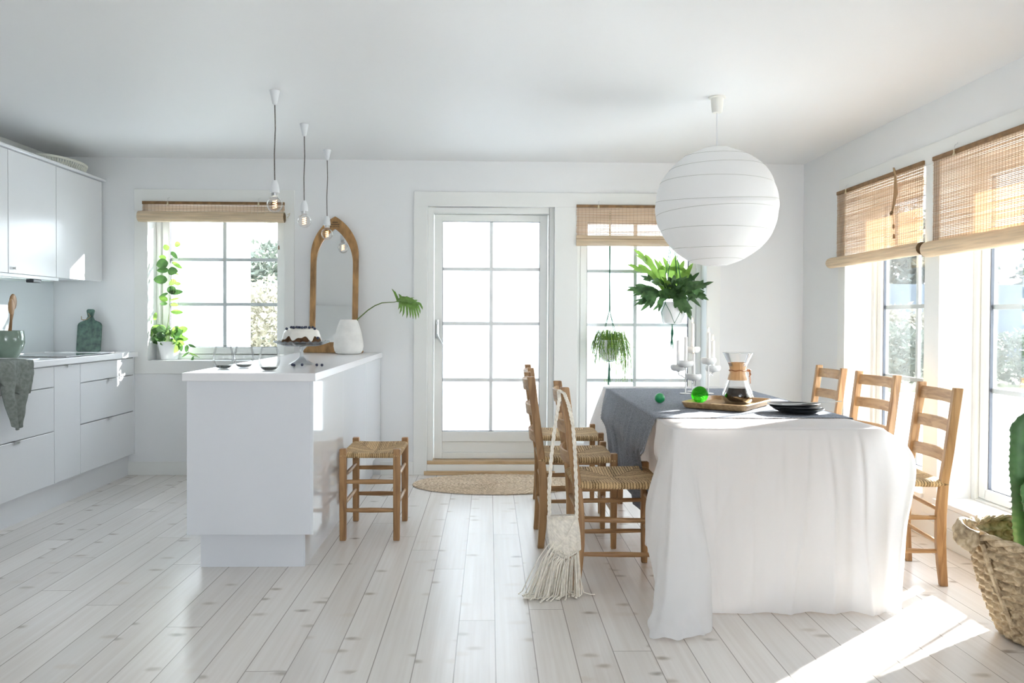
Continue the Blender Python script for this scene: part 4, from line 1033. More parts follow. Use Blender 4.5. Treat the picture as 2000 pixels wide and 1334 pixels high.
# three dark plates, with a fork on the top one
MT['plate'] = mat('dark_slate_glaze', (.022, .024, .027), .30, coat=.3)
def dplate(x, y, zz, lab, tilt, sd):
    def fn(u, v):
        t = v*2*PI; wob = 1+.018*math.sin(2*t+sd)+.012*math.sin(3*t+sd*2)
        pr = [(0, .004), (.075, .004), (.092, .008), (.115, .019), (.117, .021), (.115, .0215), (.09, .0125), (.073, .0085), (0, .0085)][::-1] if False else None
        P_ = [(0, 0), (.070, 0), (.085, .003), (.115, .017), (.1165, .019), (.115, .0205), (.088, .009), (.072, .005), (0, .0045)]
        s_ = u*8; k = min(7, int(s_)); f_ = s_-k; r_ = P_[k][0]+(P_[k+1][0]-P_[k][0])*f_; z_ = P_[k][1]+(P_[k+1][1]-P_[k][1])*f_
        return (r_*wob*math.cos(t), r_*wob*math.sin(t), z_+.0015*math.sin(2*t+sd)*r_/.11)
    o = MB().grid(fn, 33, 64, cv=True).build('plate', MT['plate'], loc=(x, y, zz), ang=60); o.rotation_euler = (R(tilt), R(tilt*.6), sd)
    tag(o, lab, 'plate', 'stack of dark plates')
dplate(1.440, 3.665, TT+.0015, 'dark slate plate at the bottom of the stack of three', 0, 0)
dplate(1.422, 3.655, TT+.0115, 'dark slate plate in the middle of the stack of three', 1.0, 1.7)
dplate(1.415, 3.665, TT+.0225, 'dark slate plate on top of the stack, under the fork', 1.4, 3.1)
fk = thing('fork', 'thin silver fork lying across the top dark plate', 'fork', (1.42, 3.655, TT+.046), R(-3)); fk.rotation_euler = (0, R(-2.0), R(-3))
MB().tube([(.03, 0, -.004), (.10, 0, -.001), (.16, 0, .0), (.215, 0, .001)], [.0016, .0016, .002, .0026], 6).build('handle', MT['steel'], fk)
mb = MB(); mb.box(-.02, .03, -.009, .009, -.006, -.0045)
for k in range(4): mb.box(-.06, -.02, -.009+k*.0053, -.0068+k*.0053, -.006, -.0045)
mb.build('tines', MT['steel'], fk, smooth=False)

# three white metal double candle holders with six lit candles
MT['candleholder'] = mat('matt_white_metal', (.78, .78, .765), .45)
MT['wax'] = mat('white_wax', (.86, .85, .83), .5); MT['wick'] = mat('charred_wick', (.02, .02, .02), .9)
MT['flame'] = mat('candle_flame', (1, .6, .25), .5, emit=((1, .62, .25), 3.0))
def cup(mb, x, y, zt, r=.046):
    mb.lathe([(0, -.044), (.005, -.044), (.010, -.039), (.030, -.037), (r-.006, -.031), (r-.001, -.020), (r, -.012), (r-.003, -.003), (r-.008, 0), (r-.009, -.004), (.016, -.006), (0, -.006)], 36, (x, y, zt), cap=False)
def holder(label, x, y, zt, ax, ay, za, ztj):
    rt = thing('candle_holder', label, 'candle holder', (x, y, TT), 0, 'white double candle holders')
    b = MB().lathe([(.0, 0), (.032, 0), (.032, .0025), (.026, .004), (.006, .006), (0, .006)], 32).build('base', MT['candleholder'], rt)
    MB().tube([(0, 0, .004), (0, 0, zt-TT-.040)], .0038, 10).build('stem', MT['candleholder'], rt)
    m = MB(); cup(m, 0, 0, zt-TT); m.build('cup', MT['candleholder'], rt)
    zj = ztj-TT; p = Vector((ax, ay, 0))
    MB().tube([(0, 0, zj), p*.45+Vector((0, 0, zj+.012)), p*.9+Vector((0, 0, za-TT-.060)), p+Vector((0, 0, za-TT-.041))], [.0036, .0034, .0034, .0036], 8).build('arm', MT['candleholder'], rt)
    m = MB(); cup(m, ax, ay, za-TT); m.build('cup', MT['candleholder'], rt)
def candle(x, y, zb, ztp, label):
    rt = thing('candle', label, 'candle', (x, y, zb-.005), 0, 'lit white candles on the table'); h = ztp-zb+.005
    MB().lathe([(0, 0), (.0105, 0), (.0100, h-.004), (.0085, h), (.003, h-.001), (0, h-.002)], 20).build('wax', MT['wax'], rt)
    MB().tube([(0, 0, h-.003), (.0005, 0, h+.008)], .0008, 5).build('wick', MT['wick'], rt)
    MB().lathe([(.0002, .003), (.0028, .007), (.0038, .013), (.0030, .021), (.0014, .029), (.0001, .034)], 14, (0, 0, h), cap=False).build('flame', MT['flame'], rt)
hy_ = 4.60
holder('white double candle holder at the left of three, next to the window plants', 1.142, hy_, .945, -.030, .055, .918, .84)
holder('white double candle holder at the right of three, next to the coffee jug', 1.276, hy_, .962, .040, .050, .915, .855)
holder('tall white double candle holder in the middle, behind the green glass ball', 1.212, 4.72, 1.022, -.022, -.115, .868, .80)
candle(1.112, hy_+.055, .914, 1.060, 'white candle in the low left cup, the leftmost flame')
candle(1.142, hy_, .941, 1.083, 'white candle second from the left, in the upper cup of the left holder')
candle(1.212, 4.72, 1.018, 1.160, 'white candle standing highest of all six')
candle(1.190, 4.605, .864, .985, 'white candle standing lowest of all six, in front of the middle holder')
candle(1.276, hy_, .958, 1.105, 'white candle second highest, in the upper cup of the right holder')
candle(1.316, hy_+.05, .911, 1.060, 'white candle in the low right cup, the rightmost flame')

# ------------------------------------------------------------------ bamboo blinds
def bamboo_mat():
    m, n, l, p = nt('split_bamboo')
    t = n.new('ShaderNodeTexCoord'); mp = n.new('ShaderNodeMapping'); mp.inputs['Scale'].default_value = (2.5, 2.5, 105)
    l.new(t.outputs['Object'], mp.inputs[0]); ns = n.new('ShaderNodeTexNoise'); ns.inputs['Scale'].default_value = 1; ns.inputs['Detail'].default_value = 2
    l.new(mp.outputs[0], ns.inputs[0]); rp = n.new('ShaderNodeValToRGB'); l.new(ns.outputs[0], rp.inputs[0])
    rp.color_ramp.elements[0].position = .3; rp.color_ramp.elements[0].color = (.60, .44, .30, 1)
    rp.color_ramp.elements[1].position = .68; rp.color_ramp.elements[1].color = (.82, .67, .52, 1)
    l.new(rp.outputs[0], p.inputs['Base Color']); p.inputs['Roughness'].default_value = .6
    tr = n.new('ShaderNodeBsdfTranslucent'); l.new(rp.outputs[0], tr.inputs[0]); mx = n.new('ShaderNodeMixShader'); mx.inputs[0].default_value = .36
    l.new(p.outputs[0], mx.inputs[1]); l.new(tr.outputs[0], mx.inputs[2]); l.new(mx.outputs[0], n['Material Output'].inputs[0])
    return m
MT['bamboo'] = bamboo_mat()
MT['string'] = mat('brown_blind_thread', (.38, .26, .16), .9)
MT['rail'] = mat('dark_bamboo_rail', (.22, .12, .045), .5, var=.3, vscale=20)
MT['rollm'] = mat('rolled_bamboo', (.70, .56, .385), .6, var=.16, vscale=9, stretch=(.4, .4, 9), bump=.3, bscale=14, trans=.15)
MT['rollend'] = mat('rolled_bamboo_end', (.20, .125, .06), .8, var=.5, vscale=60)
MT['clip'] = mat('bone_clip', (.62, .54, .36), .5)
def blind(label, loc, rz, L, drop, roll_r, over, nstr, valance=0, clips=(.18, .82), seed=0, slant=0, double=False):
    """hangs in local x (0..L), y towards the room is negative, z down from 0"""
    rnd = random.Random(seed)
    rt = thing('bamboo_blind', label, 'blind', loc, rz, 'bamboo blinds at the windows')
    MB().box(-.002, L+.002, -.006, .006, -.022, 0).build('head_rail', MT['rail'], rt, bevel=.001, seg=1)
    mb = MB(); z = -.024; zb = -drop+(roll_r if roll_r else 0)
    pitch = .0082
    while z-pitch > zb:
        h = pitch*rnd.uniform(.66, .90); dx0 = rnd.uniform(-.003, .003); dx1 = rnd.uniform(-.003, .003)
        yy = rnd.uniform(-.001, .001); sl_ = rnd.uniform(-.0008, .0008)
        a = [(dx0, yy-.0007, z-h), (dx0, yy+.0007, z-h), (dx0, yy+.0007, z), (dx0, yy-.0007, z)]
        b = [(L+dx1, yy-.0007, z-h+sl_), (L+dx1, yy+.0007, z-h+sl_), (L+dx1, yy+.0007, z+sl_), (L+dx1, yy-.0007, z+sl_)]
        mb.hull(a, b); z -= pitch
    sc_ = mb.build('slat_screen', MT['bamboo'], rt, smooth=False)
    mb = MB()
    for k in range(nstr):
        x = .012+(L-.024)*k/(nstr-1); mb.box(x-.0006, x+.0006, -.0026, -.0016, zb, -.02)
    mb.build('thread', MT['string'], sc_, smooth=False)
    if valance:
        mb = MB(); zt = -drop+valance
        for k in range(int(valance/.009)):
            z0 = -drop+k*.009; mb.box(-.003, L+.003, -.010, -.0035, z0+.0004, z0+.0086)
        mb.build('folded_hem', MT['rollm'], rt, smooth=False)
        MB().box(-.003, L+.003, -.0108, -.0101, zt-.030, zt-.027).build('seam', MT['rail'], rt, smooth=False)
    if roll_r:
        mb = MB(); n = 28; zc = -drop+.0; x0, x1 = -over[0], L+over[1]
        pts = [Vector((x0+(x1-x0)*k/30, -roll_r*.95, zc+slant*k/30)) for k in range(31)]
        rr_ = [roll_r*(1+.02*math.sin(k*1.7)) for k in range(31)]; rr_[0] = rr_[-1] = roll_r*.96
        mb.tube(pts, rr_, 26, caps=False); rl = mb.build('bottom_roll', MT['rollm'], rt)
        eb = MB()
        for xe, zz in ((x0, zc), (x1, zc+slant)):
            sp = []
            for k in range(60):
                a = k*.42; q = roll_r*(.18+.76*k/60); sp.append((xe, -roll_r*.95+q*math.cos(a), zz+q*math.sin(a)))
            eb.tube(sp, .0022, 5)
            eb.tube([(xe+(.006 if xe < 0 else -.006), -roll_r*.95, zz), (xe+(.007 if xe < 0 else -.007), -roll_r*.95, zz)], roll_r*.94, 22)
        eb.build('roll_end', MT['rollend'], rl)
    for c in clips:
        x = c*L; mb = MB(); mb.hull([(x-.005, -.014, -.004), (x+.005, -.014, -.004), (x+.005, -.007, -.004), (x-.005, -.007, -.004)][::-1], [(x-.007, -.016, -.032), (x+.007, -.016, -.032), (x+.007, -.007, -.032), (x-.007, -.007, -.032)])
        mb.build('clip', MT['clip'], rt, smooth=False)
        MB().tube([(x, -.011, -.004), (x+.002, -.010, .012), (x-.003, -.004, .022), (x+.004, .004, .026), (x+.012, .0, .030)], .0011, 5).build('hook', MT['steel'], rt)
    return rt
# kitchen window: mostly rolled up
bl = blind('short bamboo blind rolled up over the kitchen window', (-2.58, YB-.028, 2.045), 0, 1.045, .118, .040, (.012, .012), 40, seed=1)
MB().tube([(1.045+.03, -.03, -.095), (1.045+.05, -.03, -.085), (1.045+.045, -.03, -.10), (1.045+.03, -.035, -.12)], .0022, 6).build('pull_cord', MT['clip'], bl)
mb = MB()
for x, zl, yy in ((.826, -.38, -.05), (.925, -.40, -.052), (.870, -.42, -.055)):
    mb.tube([(x-.01, -.012, -.03), (x, yy-.03, -.08), (x+.003, yy, -.16), (x+.012*(1 if x < .9 else -1), yy+.01, zl)], .0007, 4)
mb.build('hanging_thread', mat('white_thread', (.75, .73, .68), .8), bl)
MB().tube([(1.012, -.03, -.325), (1.013, -.03, -.355)], [.004, .006], 8).build('cord_tassel', MT['rail'], bl)
blind('flat bamboo blind over the tall window behind the hanging plants', (.655, YB-.020, 2.048), 0, 1.06, .312, 0, (0, 0), 38, valance=.082, clips=(.155, .85), seed=2)
b3 = blind('bamboo blind with a knotted cord on the farther side window', (XR-.020, 5.395, 2.060), -PI/2, 1.085, .485, .036, (.02, .055), 46, clips=(.14,), seed=3)
b4 = blind('bamboo blind on the side window nearest the camera', (XR-.020, 4.215, 2.060), -PI/2, 1.09, .498, .042, (-.02, .02), 48, clips=(.19, .82), seed=4)
# the knotted cord on the farther one
cx_ = .80
mb = MB()
for k, (xo, w_) in enumerate(((-.012, .0035), (0, .003), (.012, .0035), (.02, .002))):
    mb.tube([(cx_+xo*.3+.012, -.022, -.02), (cx_+.014+xo*.3, -.028, .012), (cx_+.022, -.024, -.005), (cx_+xo*.6+.02, -.02, -.06), (cx_+xo*1.2+.012, -.016, -.14), (cx_-.015+xo*.3, -.018, -.245)], w_, 6)
mb.tube([(cx_-.015, -.018, -.245), (cx_-.004, -.017, -.29), (cx_-.001, -.016, -.345)], .002, 6)
mb.build('pull_cord', MT['clip'] if 0 else mat('tan_blind_cord', (.42, .28, .15), .85), b3)
kn = MB(); rnd = random.Random(3)
for k in range(9):
    a = rnd.uniform(0, 6.3); kn.tube([(cx_-.015+.018*math.cos(a), -.022, -.248+.014*math.sin(a)), (cx_-.015, -.032, -.248), (cx_-.015-.016*math.cos(a+.6), -.022, -.248-.014*math.sin(a+.6))], .0028, 5)
kn.build('knot', MT['rollend'], b3)
MB().tube([(cx_-.005, -.016, -.315), (cx_-.004, -.016, -.338)], [.0055, .0065], 10).tube([(cx_+.001, -.016, -.372), (cx_+.002, -.016, -.398)], [.005, .008], 10).build('toggle', MT['rail'], b3)

# ------------------------------------------------------------------ rug
rg = MB(); NR = 21; ra, rb_ = .60, .345
def rug(u, v):
    t = v*2*PI; rr_ = u; k = u*NR; f_ = k-math.floor(k); h = .010*math.sqrt(max(0, math.sin(f_*PI)))*(.75+.25*math.sin(t*(20+3.1*math.floor(k))*1.0+(abs(f_-.5)*4)))
    if u > .999: h = 0
    hub = .26
    ex = (ra-hub) - 0; x = rb_*rr_*math.cos(t)+hub*rr_*math.cos(t); y = rb_*rr_*math.sin(t)
    return (x, y, h+.002)
rgm = mat('jute_braid', (.68, .56, .42), .9, var=.15, vscale=60, bump=.6, bscale=150, col2=(.54, .41, .28))
tag(rg.grid(rug, NR*6+1, 300, cv=True).build('jute_rug', rgm, loc=(.062, 5.668, .001), ang=180), 'oval braided jute rug on the floor before the glazed door', 'rug')

# ------------------------------------------------------------------ macrame bag
bag = thing('macrame_bag', 'cream macrame bag with long fringe hanging from the nearest chair', 'bag', (.318, 3.395, 0), R(6))
MT['mac'] = mat('ecru_cord', (.84, .79, .70), .9, var=.12, vscale=60, bump=.3, bscale=300)
def pouch(u, v):
    t = u*2*PI; hw = .066+.004*math.sin(v*PI); th_ = .014+.010*math.sin(v*PI); z = .345-.15*v-(.035*v*(1-abs(math.cos(t))))
    x = hw*math.cos(t); y = th_*math.sin(t)-.012
    row = math.sin(v*PI*22)*math.sin(t*24+ (PI/2 if int(v*22) % 2 else 0))
    return (x+.012*v-.006*(1-v), y*(1+.12*row), z)
MB().grid(pouch, 96, 72, cu=True).build('pouch', MT['mac'], bag, ang=180)
nb = MB()
def onp(sx_, v, lift=.004): return Vector((sx_*.062+.012*v-.006*(1-v), -.012-(.014+.010*math.sin(v*PI))*math.sqrt(max(0, 1-sx_*sx_))-lift, .345-.15*v-.035*v*(1-abs(sx_))))
for dsx, v0, v1 in ((1, .12, .95), (-1, .12, .95), (.5, .12, .55), (-.5, .12, .55), (.5, .55, .99), (-.5, .55, .99)):
    for off in (-.07, 0, .07):
        pts = []
        for k in range(15):
            f_ = k/14
            if abs(dsx) == 1: sx_ = dsx*(-.9+1.8*f_)
            elif v0 < .3: sx_ = (dsx*2)*(-.9+.9*f_)
            else: sx_ = (dsx*2)*(.9*(f_)) if 0 else (dsx*2)*(.0+.9*f_)
            pts.append(onp(max(-.97, min(.97, sx_+off)), v0+(v1-v0)*f_, .0045+.001*math.sin(k*2)))
        nb.tube(pts, .0026, 6)
for k in range(-8, 9):
    for v in (.03, .08, .9, .95):
        c = onp(k/9, v, .003); nb.lathe([(0, -.004), (.003, -.003), (.0042, 0), (.003, .003), (0, .004)], 8, tuple(c))
nb.build('knotwork', MT['mac'], bag)
def braid(mb, path, r=.0052):
    for ph in (0, 2*PI/3, 4*PI/3):
        pts = []
        tot = len(path)-1
        for k in range(tot*16+1):
            s_ = k/16; i = min(int(s_), tot-1); t = s_-i; p = Vector(path[i]).lerp(Vector(path[i+1]), t); a = k*.62+ph
            pts.append(p+Vector((math.cos(a)*r, math.sin(2*a)*r*.5, 0)))
        mb.tube(pts, .0034, 6)
sb = MB()
braid(sb, [(-.060, -.012, .335), (-.062, -.008, .45), (-.052, -.004, .60), (-.035, 0, .74), (-.016, .012, .835), (-.012, .05, .868)])
braid(sb, [(.058, -.012, .330), (.056, -.012, .45), (.050, -.010, .60), (.040, -.006, .73), (.022, -.002, .815), (.006, .012, .862), (-.010, .048, .874)])
sb.build('strap', MT['mac'], bag)
fr_ = MB(); rnd = random.Random(11)
for k in range(96):
    f_ = rnd.random(); sx_ = -.95+1.9*f_; side = -1 if rnd.random() < .65 else 1
    p0 = Vector((sx_*.062+.012, -.012+side*.012*math.sqrt(max(0, 1-sx_*sx_)), .195-.035*(1-abs(sx_))-.008))
    if k % 3 == 0: p0 = Vector((sx_*.064+.004, -.016+side*.014, .235-.03*(1-abs(sx_))))
    ex = sx_*.085-.030*(1-f_)*2.0*rnd.uniform(.5, 1.6)+rnd.uniform(-.015, .02); ey = -.012+rnd.uniform(-.06, .03)
    ln_ = .30+rnd.uniform(-.02, .04)
    m1 = p0.lerp(Vector((ex*.7+p0.x*.3, ey*.5, .10)), .6)+Vector((rnd.uniform(-.004, .004), 0, .01)); fl = Vector((ex, ey, .006+rnd.random()*.012))
    tail = fl+Vector((-rnd.uniform(.0, .055)*(1.25-f_), rnd.uniform(-.04, .015), -.002))
    tail.z = .005+rnd.random()*.006
    fr_.tube([p0, p0.lerp(m1, .6)+Vector((0, 0, .002)), m1, m1.lerp(fl, .6)+Vector((0, 0, .004)), fl, fl.lerp(tail, .6), tail], .0024, 6)
    fr_.lathe([(0, -.004), (.0042, -.001), (.0042, .002), (0, .005)], 7, tuple(tail))
fr_.tube([(.06, -.01, .18), (.072, -.01, .08), (.088, -.02, .012), (.115, -.03, .006), (.135, -.035, .006)], .0024, 6)
fr_.build('fringe', MT['mac'], bag)

# ------------------------------------------------------------------ basket with cactus
bk = thing('seagrass_basket', 'large braided seagrass basket with a thick looped handle on the floor', 'basket', (2.092, 2.86, 0))
ROWS = 11
def brd(u, v):
    t = u*2*PI; k = v*ROWS; row = math.floor(k) if v < 1 else ROWS-1; f_ = k-row
    r = .165+.112*v**.85+.010*math.sin(v*PI); z = .008+.365*v+.012*v*math.cos(t-2.6)
    ph = t*(30+row)+(abs(f_-.5)*7.5)+row*1.3
    bul = math.sqrt(max(0, math.sin(f_*PI)))*.013+.0085*math.sin(ph)*math.sin(f_*PI)**.7
    bul += .003*mnoise.noise(Vector((t*14, v*30, 2)))
    return ((r+bul)*math.cos(t), (r+bul)*math.sin(t), z)
def seagrass():
    m, n, l, p = nt('braided_seagrass'); t = n.new('ShaderNodeTexCoord')
    ns = n.new('ShaderNodeTexNoise'); ns.inputs['Scale'].default_value = 30; ns.inputs['Detail'].default_value = 4; ns.inputs['Distortion'].default_value = 1; l.new(t.outputs['Object'], ns.inputs[0])
    rp = n.new('ShaderNodeValToRGB'); l.new(ns.outputs[0], rp.inputs[0])
    e = rp.color_ramp.elements; e[0].position = .3; e[0].color = (.24, .165, .095, 1); e[1].position = .7; e[1].color = (.64, .52, .36, 1)
    e2 = rp.color_ramp.elements.new(.5); e2.color = (.47, .36, .225, 1)
    l.new(rp.outputs[0], p.inputs['Base Color']); p.inputs['Roughness'].default_value = .7
    b = n.new('ShaderNodeBump'); b.inputs['Strength'].default_value = .7; b.inputs['Distance'].default_value = .002; l.new(ns.outputs[0], b.inputs['Height']); l.new(b.outputs[0], p.inputs['Normal'])
    return m
MT['sea'] = seagrass()
mb = MB(); mb.grid(brd, 420, ROWS*9+1, cu=True)
mb.grid(lambda u, v: ((lambda p: (p[0]*.93, p[1]*.93, p[2]+.002))(brd(u, v))), 160, ROWS*5+1, cu=True)
mb.lathe([(.0, .01), (.16, .008)], 48, cap=False)
mb.build('basket_body', MT['sea'], bk, ang=180)
rm = MB(); nn = 160
for ph in (0, PI):
    rm.tube([((.283+.010*math.cos(k*.5+ph))*math.cos(2*PI*k/nn), (.283+.010*math.cos(k*.5+ph))*math.sin(2*PI*k/nn), .382+.012*math.cos(2*PI*k/nn-2.6)+.009*math.sin(k*.5+ph)) for k in range(nn)], .011, 8, closed=True)
rm.build('rim', MT['sea'], bk)
# handle: broad braided strap looping out towards the table
hd_ = MB()
def strap(u, v):
    a = -.15*PI+1.30*PI*u; c0 = Vector((-.305, .035, .392))
    wid = .040; rr_ = .045
    ctr = c0+Vector((-math.sin(a)*rr_*1.05+.03*math.cos(a), math.cos(a)*rr_*1.2, .018*math.sin(a*1.2)))
    t = v*2*PI; th_ = .010
    up_ = Vector((.25, 0, 1)).normalized(); out = (ctr-c0); out.z = 0; out.normalize()
    row = math.cos(t)*1.5; bul = .004*math.sin(u*46+abs(math.cos(t)*3))
    return ctr+up_*(wid*math.cos(t))+out*((th_+bul+.006*abs(math.sin(t*3)))*math.sin(t))
hd_.grid(strap, 120, 28, cv=True)
hd_.build('handle', MT['sea'], bk, ang=180)
MB().tube([(-.292, -.02, .37), (-.270, -.035, .28), (-.235, -.05, .17), (-.205, -.06, .08)], [.010, .011, .011, .009], 8).build('handle_tail', MT['sea'], bk)
# soil and cactus
cc = thing('cactus', 'tall ribbed green cactus growing in the seagrass basket', 'cactus', (2.092, 2.86, .02))
MB().lathe([(0, .24), (.205, .24), (.205, .225), (.15, .0), (0, 0)][::-1], 36).build('soil', mat('potting_soil', (.05, .035, .022), 1, bump=.6, bscale=60), cc)
CM = mat('cactus_green', (.085, .20, .06), .42, var=.3, vscale=10, col2=(.055, .14, .05))
def column(base, top, bend, r, name, ribs=4, rot=0):
    b, t_ = Vector(base), Vector(top); bd = Vector(bend)
    def ctr(u): return b.lerp(t_, u)+bd*math.sin(u*PI)*1.0
    def fn(u, v):
        t = v*2*PI; rib = abs(math.cos(t*ribs/2+rot)); rr_ = r*(.30+.70*rib**2.4)*(1-.025*math.sin(u*17))*(min(1, (1-u)*9+.0)**.5 if u > .89 else 1)*(.65+.35*min(1, u*5))
        ser = .004*max(0, math.sin(u*(t_-b).length*260))*rib**10
        c = ctr(u); return (c.x+(rr_+ser)*math.cos(t), c.y+(rr_+ser)*math.sin(t), c.z)
    o = MB().grid(fn, 110, 96, cv=True).build(name, CM, cc, ang=180)
    sp = MB()
    for q in range(ribs):
        t = (q*2*PI/ribs)-2*rot/ribs
        n_ = int((t_-b).length/.024)
        for k in range(2, n_):
            u = k/n_; p = Vector(fn(u, (t/(2*PI)) % 1)); d = Vector((math.cos(t), math.sin(t), 0))
            for sgn in (-1, 1): sp.tube([p, p+d*.007+Vector((-math.sin(t), math.cos(t), 0))*.004*sgn], [.0012, .0003], 4)
    sp.build('spines', mat('cactus_spines', (.10, .07, .05), .7) if 'cactus_spines' not in bpy.data.materials else bpy.data.materials['cactus_spines'], o)['kind'] = 'stuff'
column((-.04, .01, .22), (-.075, .02, .835), (-.012, 0, 0), .088, 'stem', 4, .35)
column((.11, .02, .22), (.13, .02, .98), (.015, 0, 0), .085, 'stem', 4, .9)
column((.0, -.06, .30), (-.125, -.04, .595), (-.035, -.02, -.03), .050, 'side_stem', 4, .2)

# ------------------------------------------------------------------ plants
MT['leafd'] = mat('glossy_dark_leaf', (.075, .165, .045), .3, var=.35, vscale=14, trans=.30, col2=(.05, .12, .04))
MT['leafl'] = mat('fresh_leaf', (.20, .36, .07), .38, var=.3, vscale=14, trans=.45)
MT['pot'] = mat('white_pot_glaze', (.84, .85, .86), .25, coat=.3)
def oval(mb, base, d, nrm, L, W):
    L *= 1.25; W *= 1.3
    base, d = Vector(base), Vector(d).normalized(); nrm = Vector(nrm)
    pts, wd = [], []
    for k in range(9):
        f_ = k/8; pts.append(base+d*L*f_+nrm.normalized()*(-.12*L*f_*f_)); wd.append(W*math.sin(min(1, f_**.85*.98+.02)*PI)**.62+.0005)
    mb.ribbon(pts, wd, nrm, .10)
hp_ = thing('window_plant', 'waxy leaved climbing plant in a white pot on the kitchen window sill', 'potted plant', (-2.435, YB+.098, .861))
MB().lathe([(0, 0), (.056, 0), (.062, .006), (.075, .08), (.086, .14), (.083, .14), (.072, .08), (.055, .02), (0, .015)], 40, cap=False).build('pot', MT['pot'], hp_)
MB().lathe([(0, .115), (.074, .115)], 24, cap=False).build('soil', bpy.data.materials['potting_soil'], hp_, loc=(0, 0, 0))
rnd = random.Random(21); ld, ll, sm = MB(), MB(), MB()
def px2(x, y, yy=0): return Vector(((x-952)/1555*6.12+.0, 0, 0))  # local helper left unused
tre = [(-.03, 0, .13), (.0, .0, .35), (.012, 0, .55), (.02, 0, .72), (.035, 0, .82)]
sm.tube(tre, .0022, 6); sm.tube([(.03, -.01, .12), (.035, -.01, .5), (.03, -.01, .78), (.055, -.005, .9), (.06, 0, 1.05)], .0009, 5); sm.tube([(-.05, -.01, .12), (-.045, -.01, .6)], .0009, 5)
sm.tube([(.07, -.01, .12), (.075, -.01, .62), (.078, -.01, .80), (.045, -.01, .80)], .0008, 5)
climb = [(.05, .905, 1, .0, .035, .03, 1), (.0, .86, -.2, .3, .04, .026, 1), (.02, .85, .8, -.8, .055, .022, 0), (-.02, .80, -.9, .25, .04, .022, 1), (.0, .765, -.9, -.2, .065, .052, 0), (.02, .775, .9, -.6, .07, .02, 1),
         (.0, .71, -1, -.02, .065, .028, 0), (.0, .70, 1, .06, .055, .045, 0), (.02, .70, 1, -.4, .05, .01, 1), (-.005, .635, -1, .05, .075, .042, 0), (.0, .615, 1, .1, .05, .036, 1), (.01, .59, .3, -1, .05, .04, 0), (.05, .61, 1, -.1, .04, .018, 1),
         (.0, .54, 1, .1, .075, .028, 0), (-.005, .535, -1, -.45, .055, .014, 0), (.0, .48, -.9, .4, .05, .028, 1), (.01, .48, 1, .3, .06, .012, 1), (-.005, .455, -1, 0, .045, .018, 0), (.02, .45, 1, -.1, .05, .02, 1), (.02, .395, 1, -.05, .07, .024, 1)]
for x, z, dx_, dz_, L_, W_, li in climb:
    b = Vector((x-.0, -.012+rnd.uniform(-.02, .02), z-.03)); d = Vector((dx_, rnd.uniform(-.35, .1), dz_))
    oval(ll if li else ld, b, d, (rnd.uniform(-.2, .2), -1, rnd.uniform(.1, .5)), L_*1.05, W_*1.25)
for k in range(46):
    a = rnd.uniform(0, 2*PI); r_ = rnd.uniform(.01, .085); b = Vector((r_*math.cos(a), r_*math.sin(a)*.6-.02, rnd.uniform(.13, .24)))
    d = Vector((math.cos(a)+rnd.uniform(-.4, .4), math.sin(a)*.6-.25, rnd.uniform(-.2, .5)))
    L_ = rnd.uniform(.045, .075); oval(ld if rnd.random() < .62 else ll, b, d, (rnd.uniform(-.4, .4), -1, rnd.uniform(.1, .7)), L_, L_*rnd.uniform(.5, .7))
for x, z, dx_, dz_, L_, W_, li in ((-.125, .265, -1, .05, .075, .036, 0), (-.12, .225, -.75, -.9, .065, .04, 0), (-.115, .23, -.2, -1, .055, .03, 1), (-.09, .30, .2, 1, .05, .024, 1), (-.13, .12, -.45, -1, .065, .032, 0), (-.13, .25, .3, 1, .05, .02, 0),
                                 (.10, .135, .15, -1, .055, .03, 0), (.155, .115, -.2, -1, .045, .025, 0), (.16, .118, 1, -.35, .05, .016, 0), (.165, .058, -.9, -.6, .05, .012, 0), (.165, .055, 1, -.35, .06, .008, 1), (.20, .03, -.3, -1, .045, .014, 0), (.09, .12, -.6, -1, .06, .045, 1), (.0, .12, -.2, -1, .055, .045, 0)):
    oval(ll if li else ld, (x, -.05, z), (dx_, -.1, dz_), (0, -1, .3), L_, W_)
sm.tube([(-.05, -.02, .15), (-.10, -.05, .20), (-.125, -.05, .265)], .0018, 5); sm.tube([(-.05, -.02, .14), (-.10, -.05, .14), (-.13, -.05, .16), (-.12, -.05, .12)], .0018, 5)
sm.tube([(.06, -.02, .14), (.10, -.05, .135), (.15, -.055, .118), (.165, -.055, .06), (.20, -.055, .03), (.25, -.06, .02)], .0018, 5)
sm.build('stems', MT['stem'], hp_); ld.build('foliage', MT['leafd'], hp_); ll.build('young_leaves', MT['leafl'], hp_)

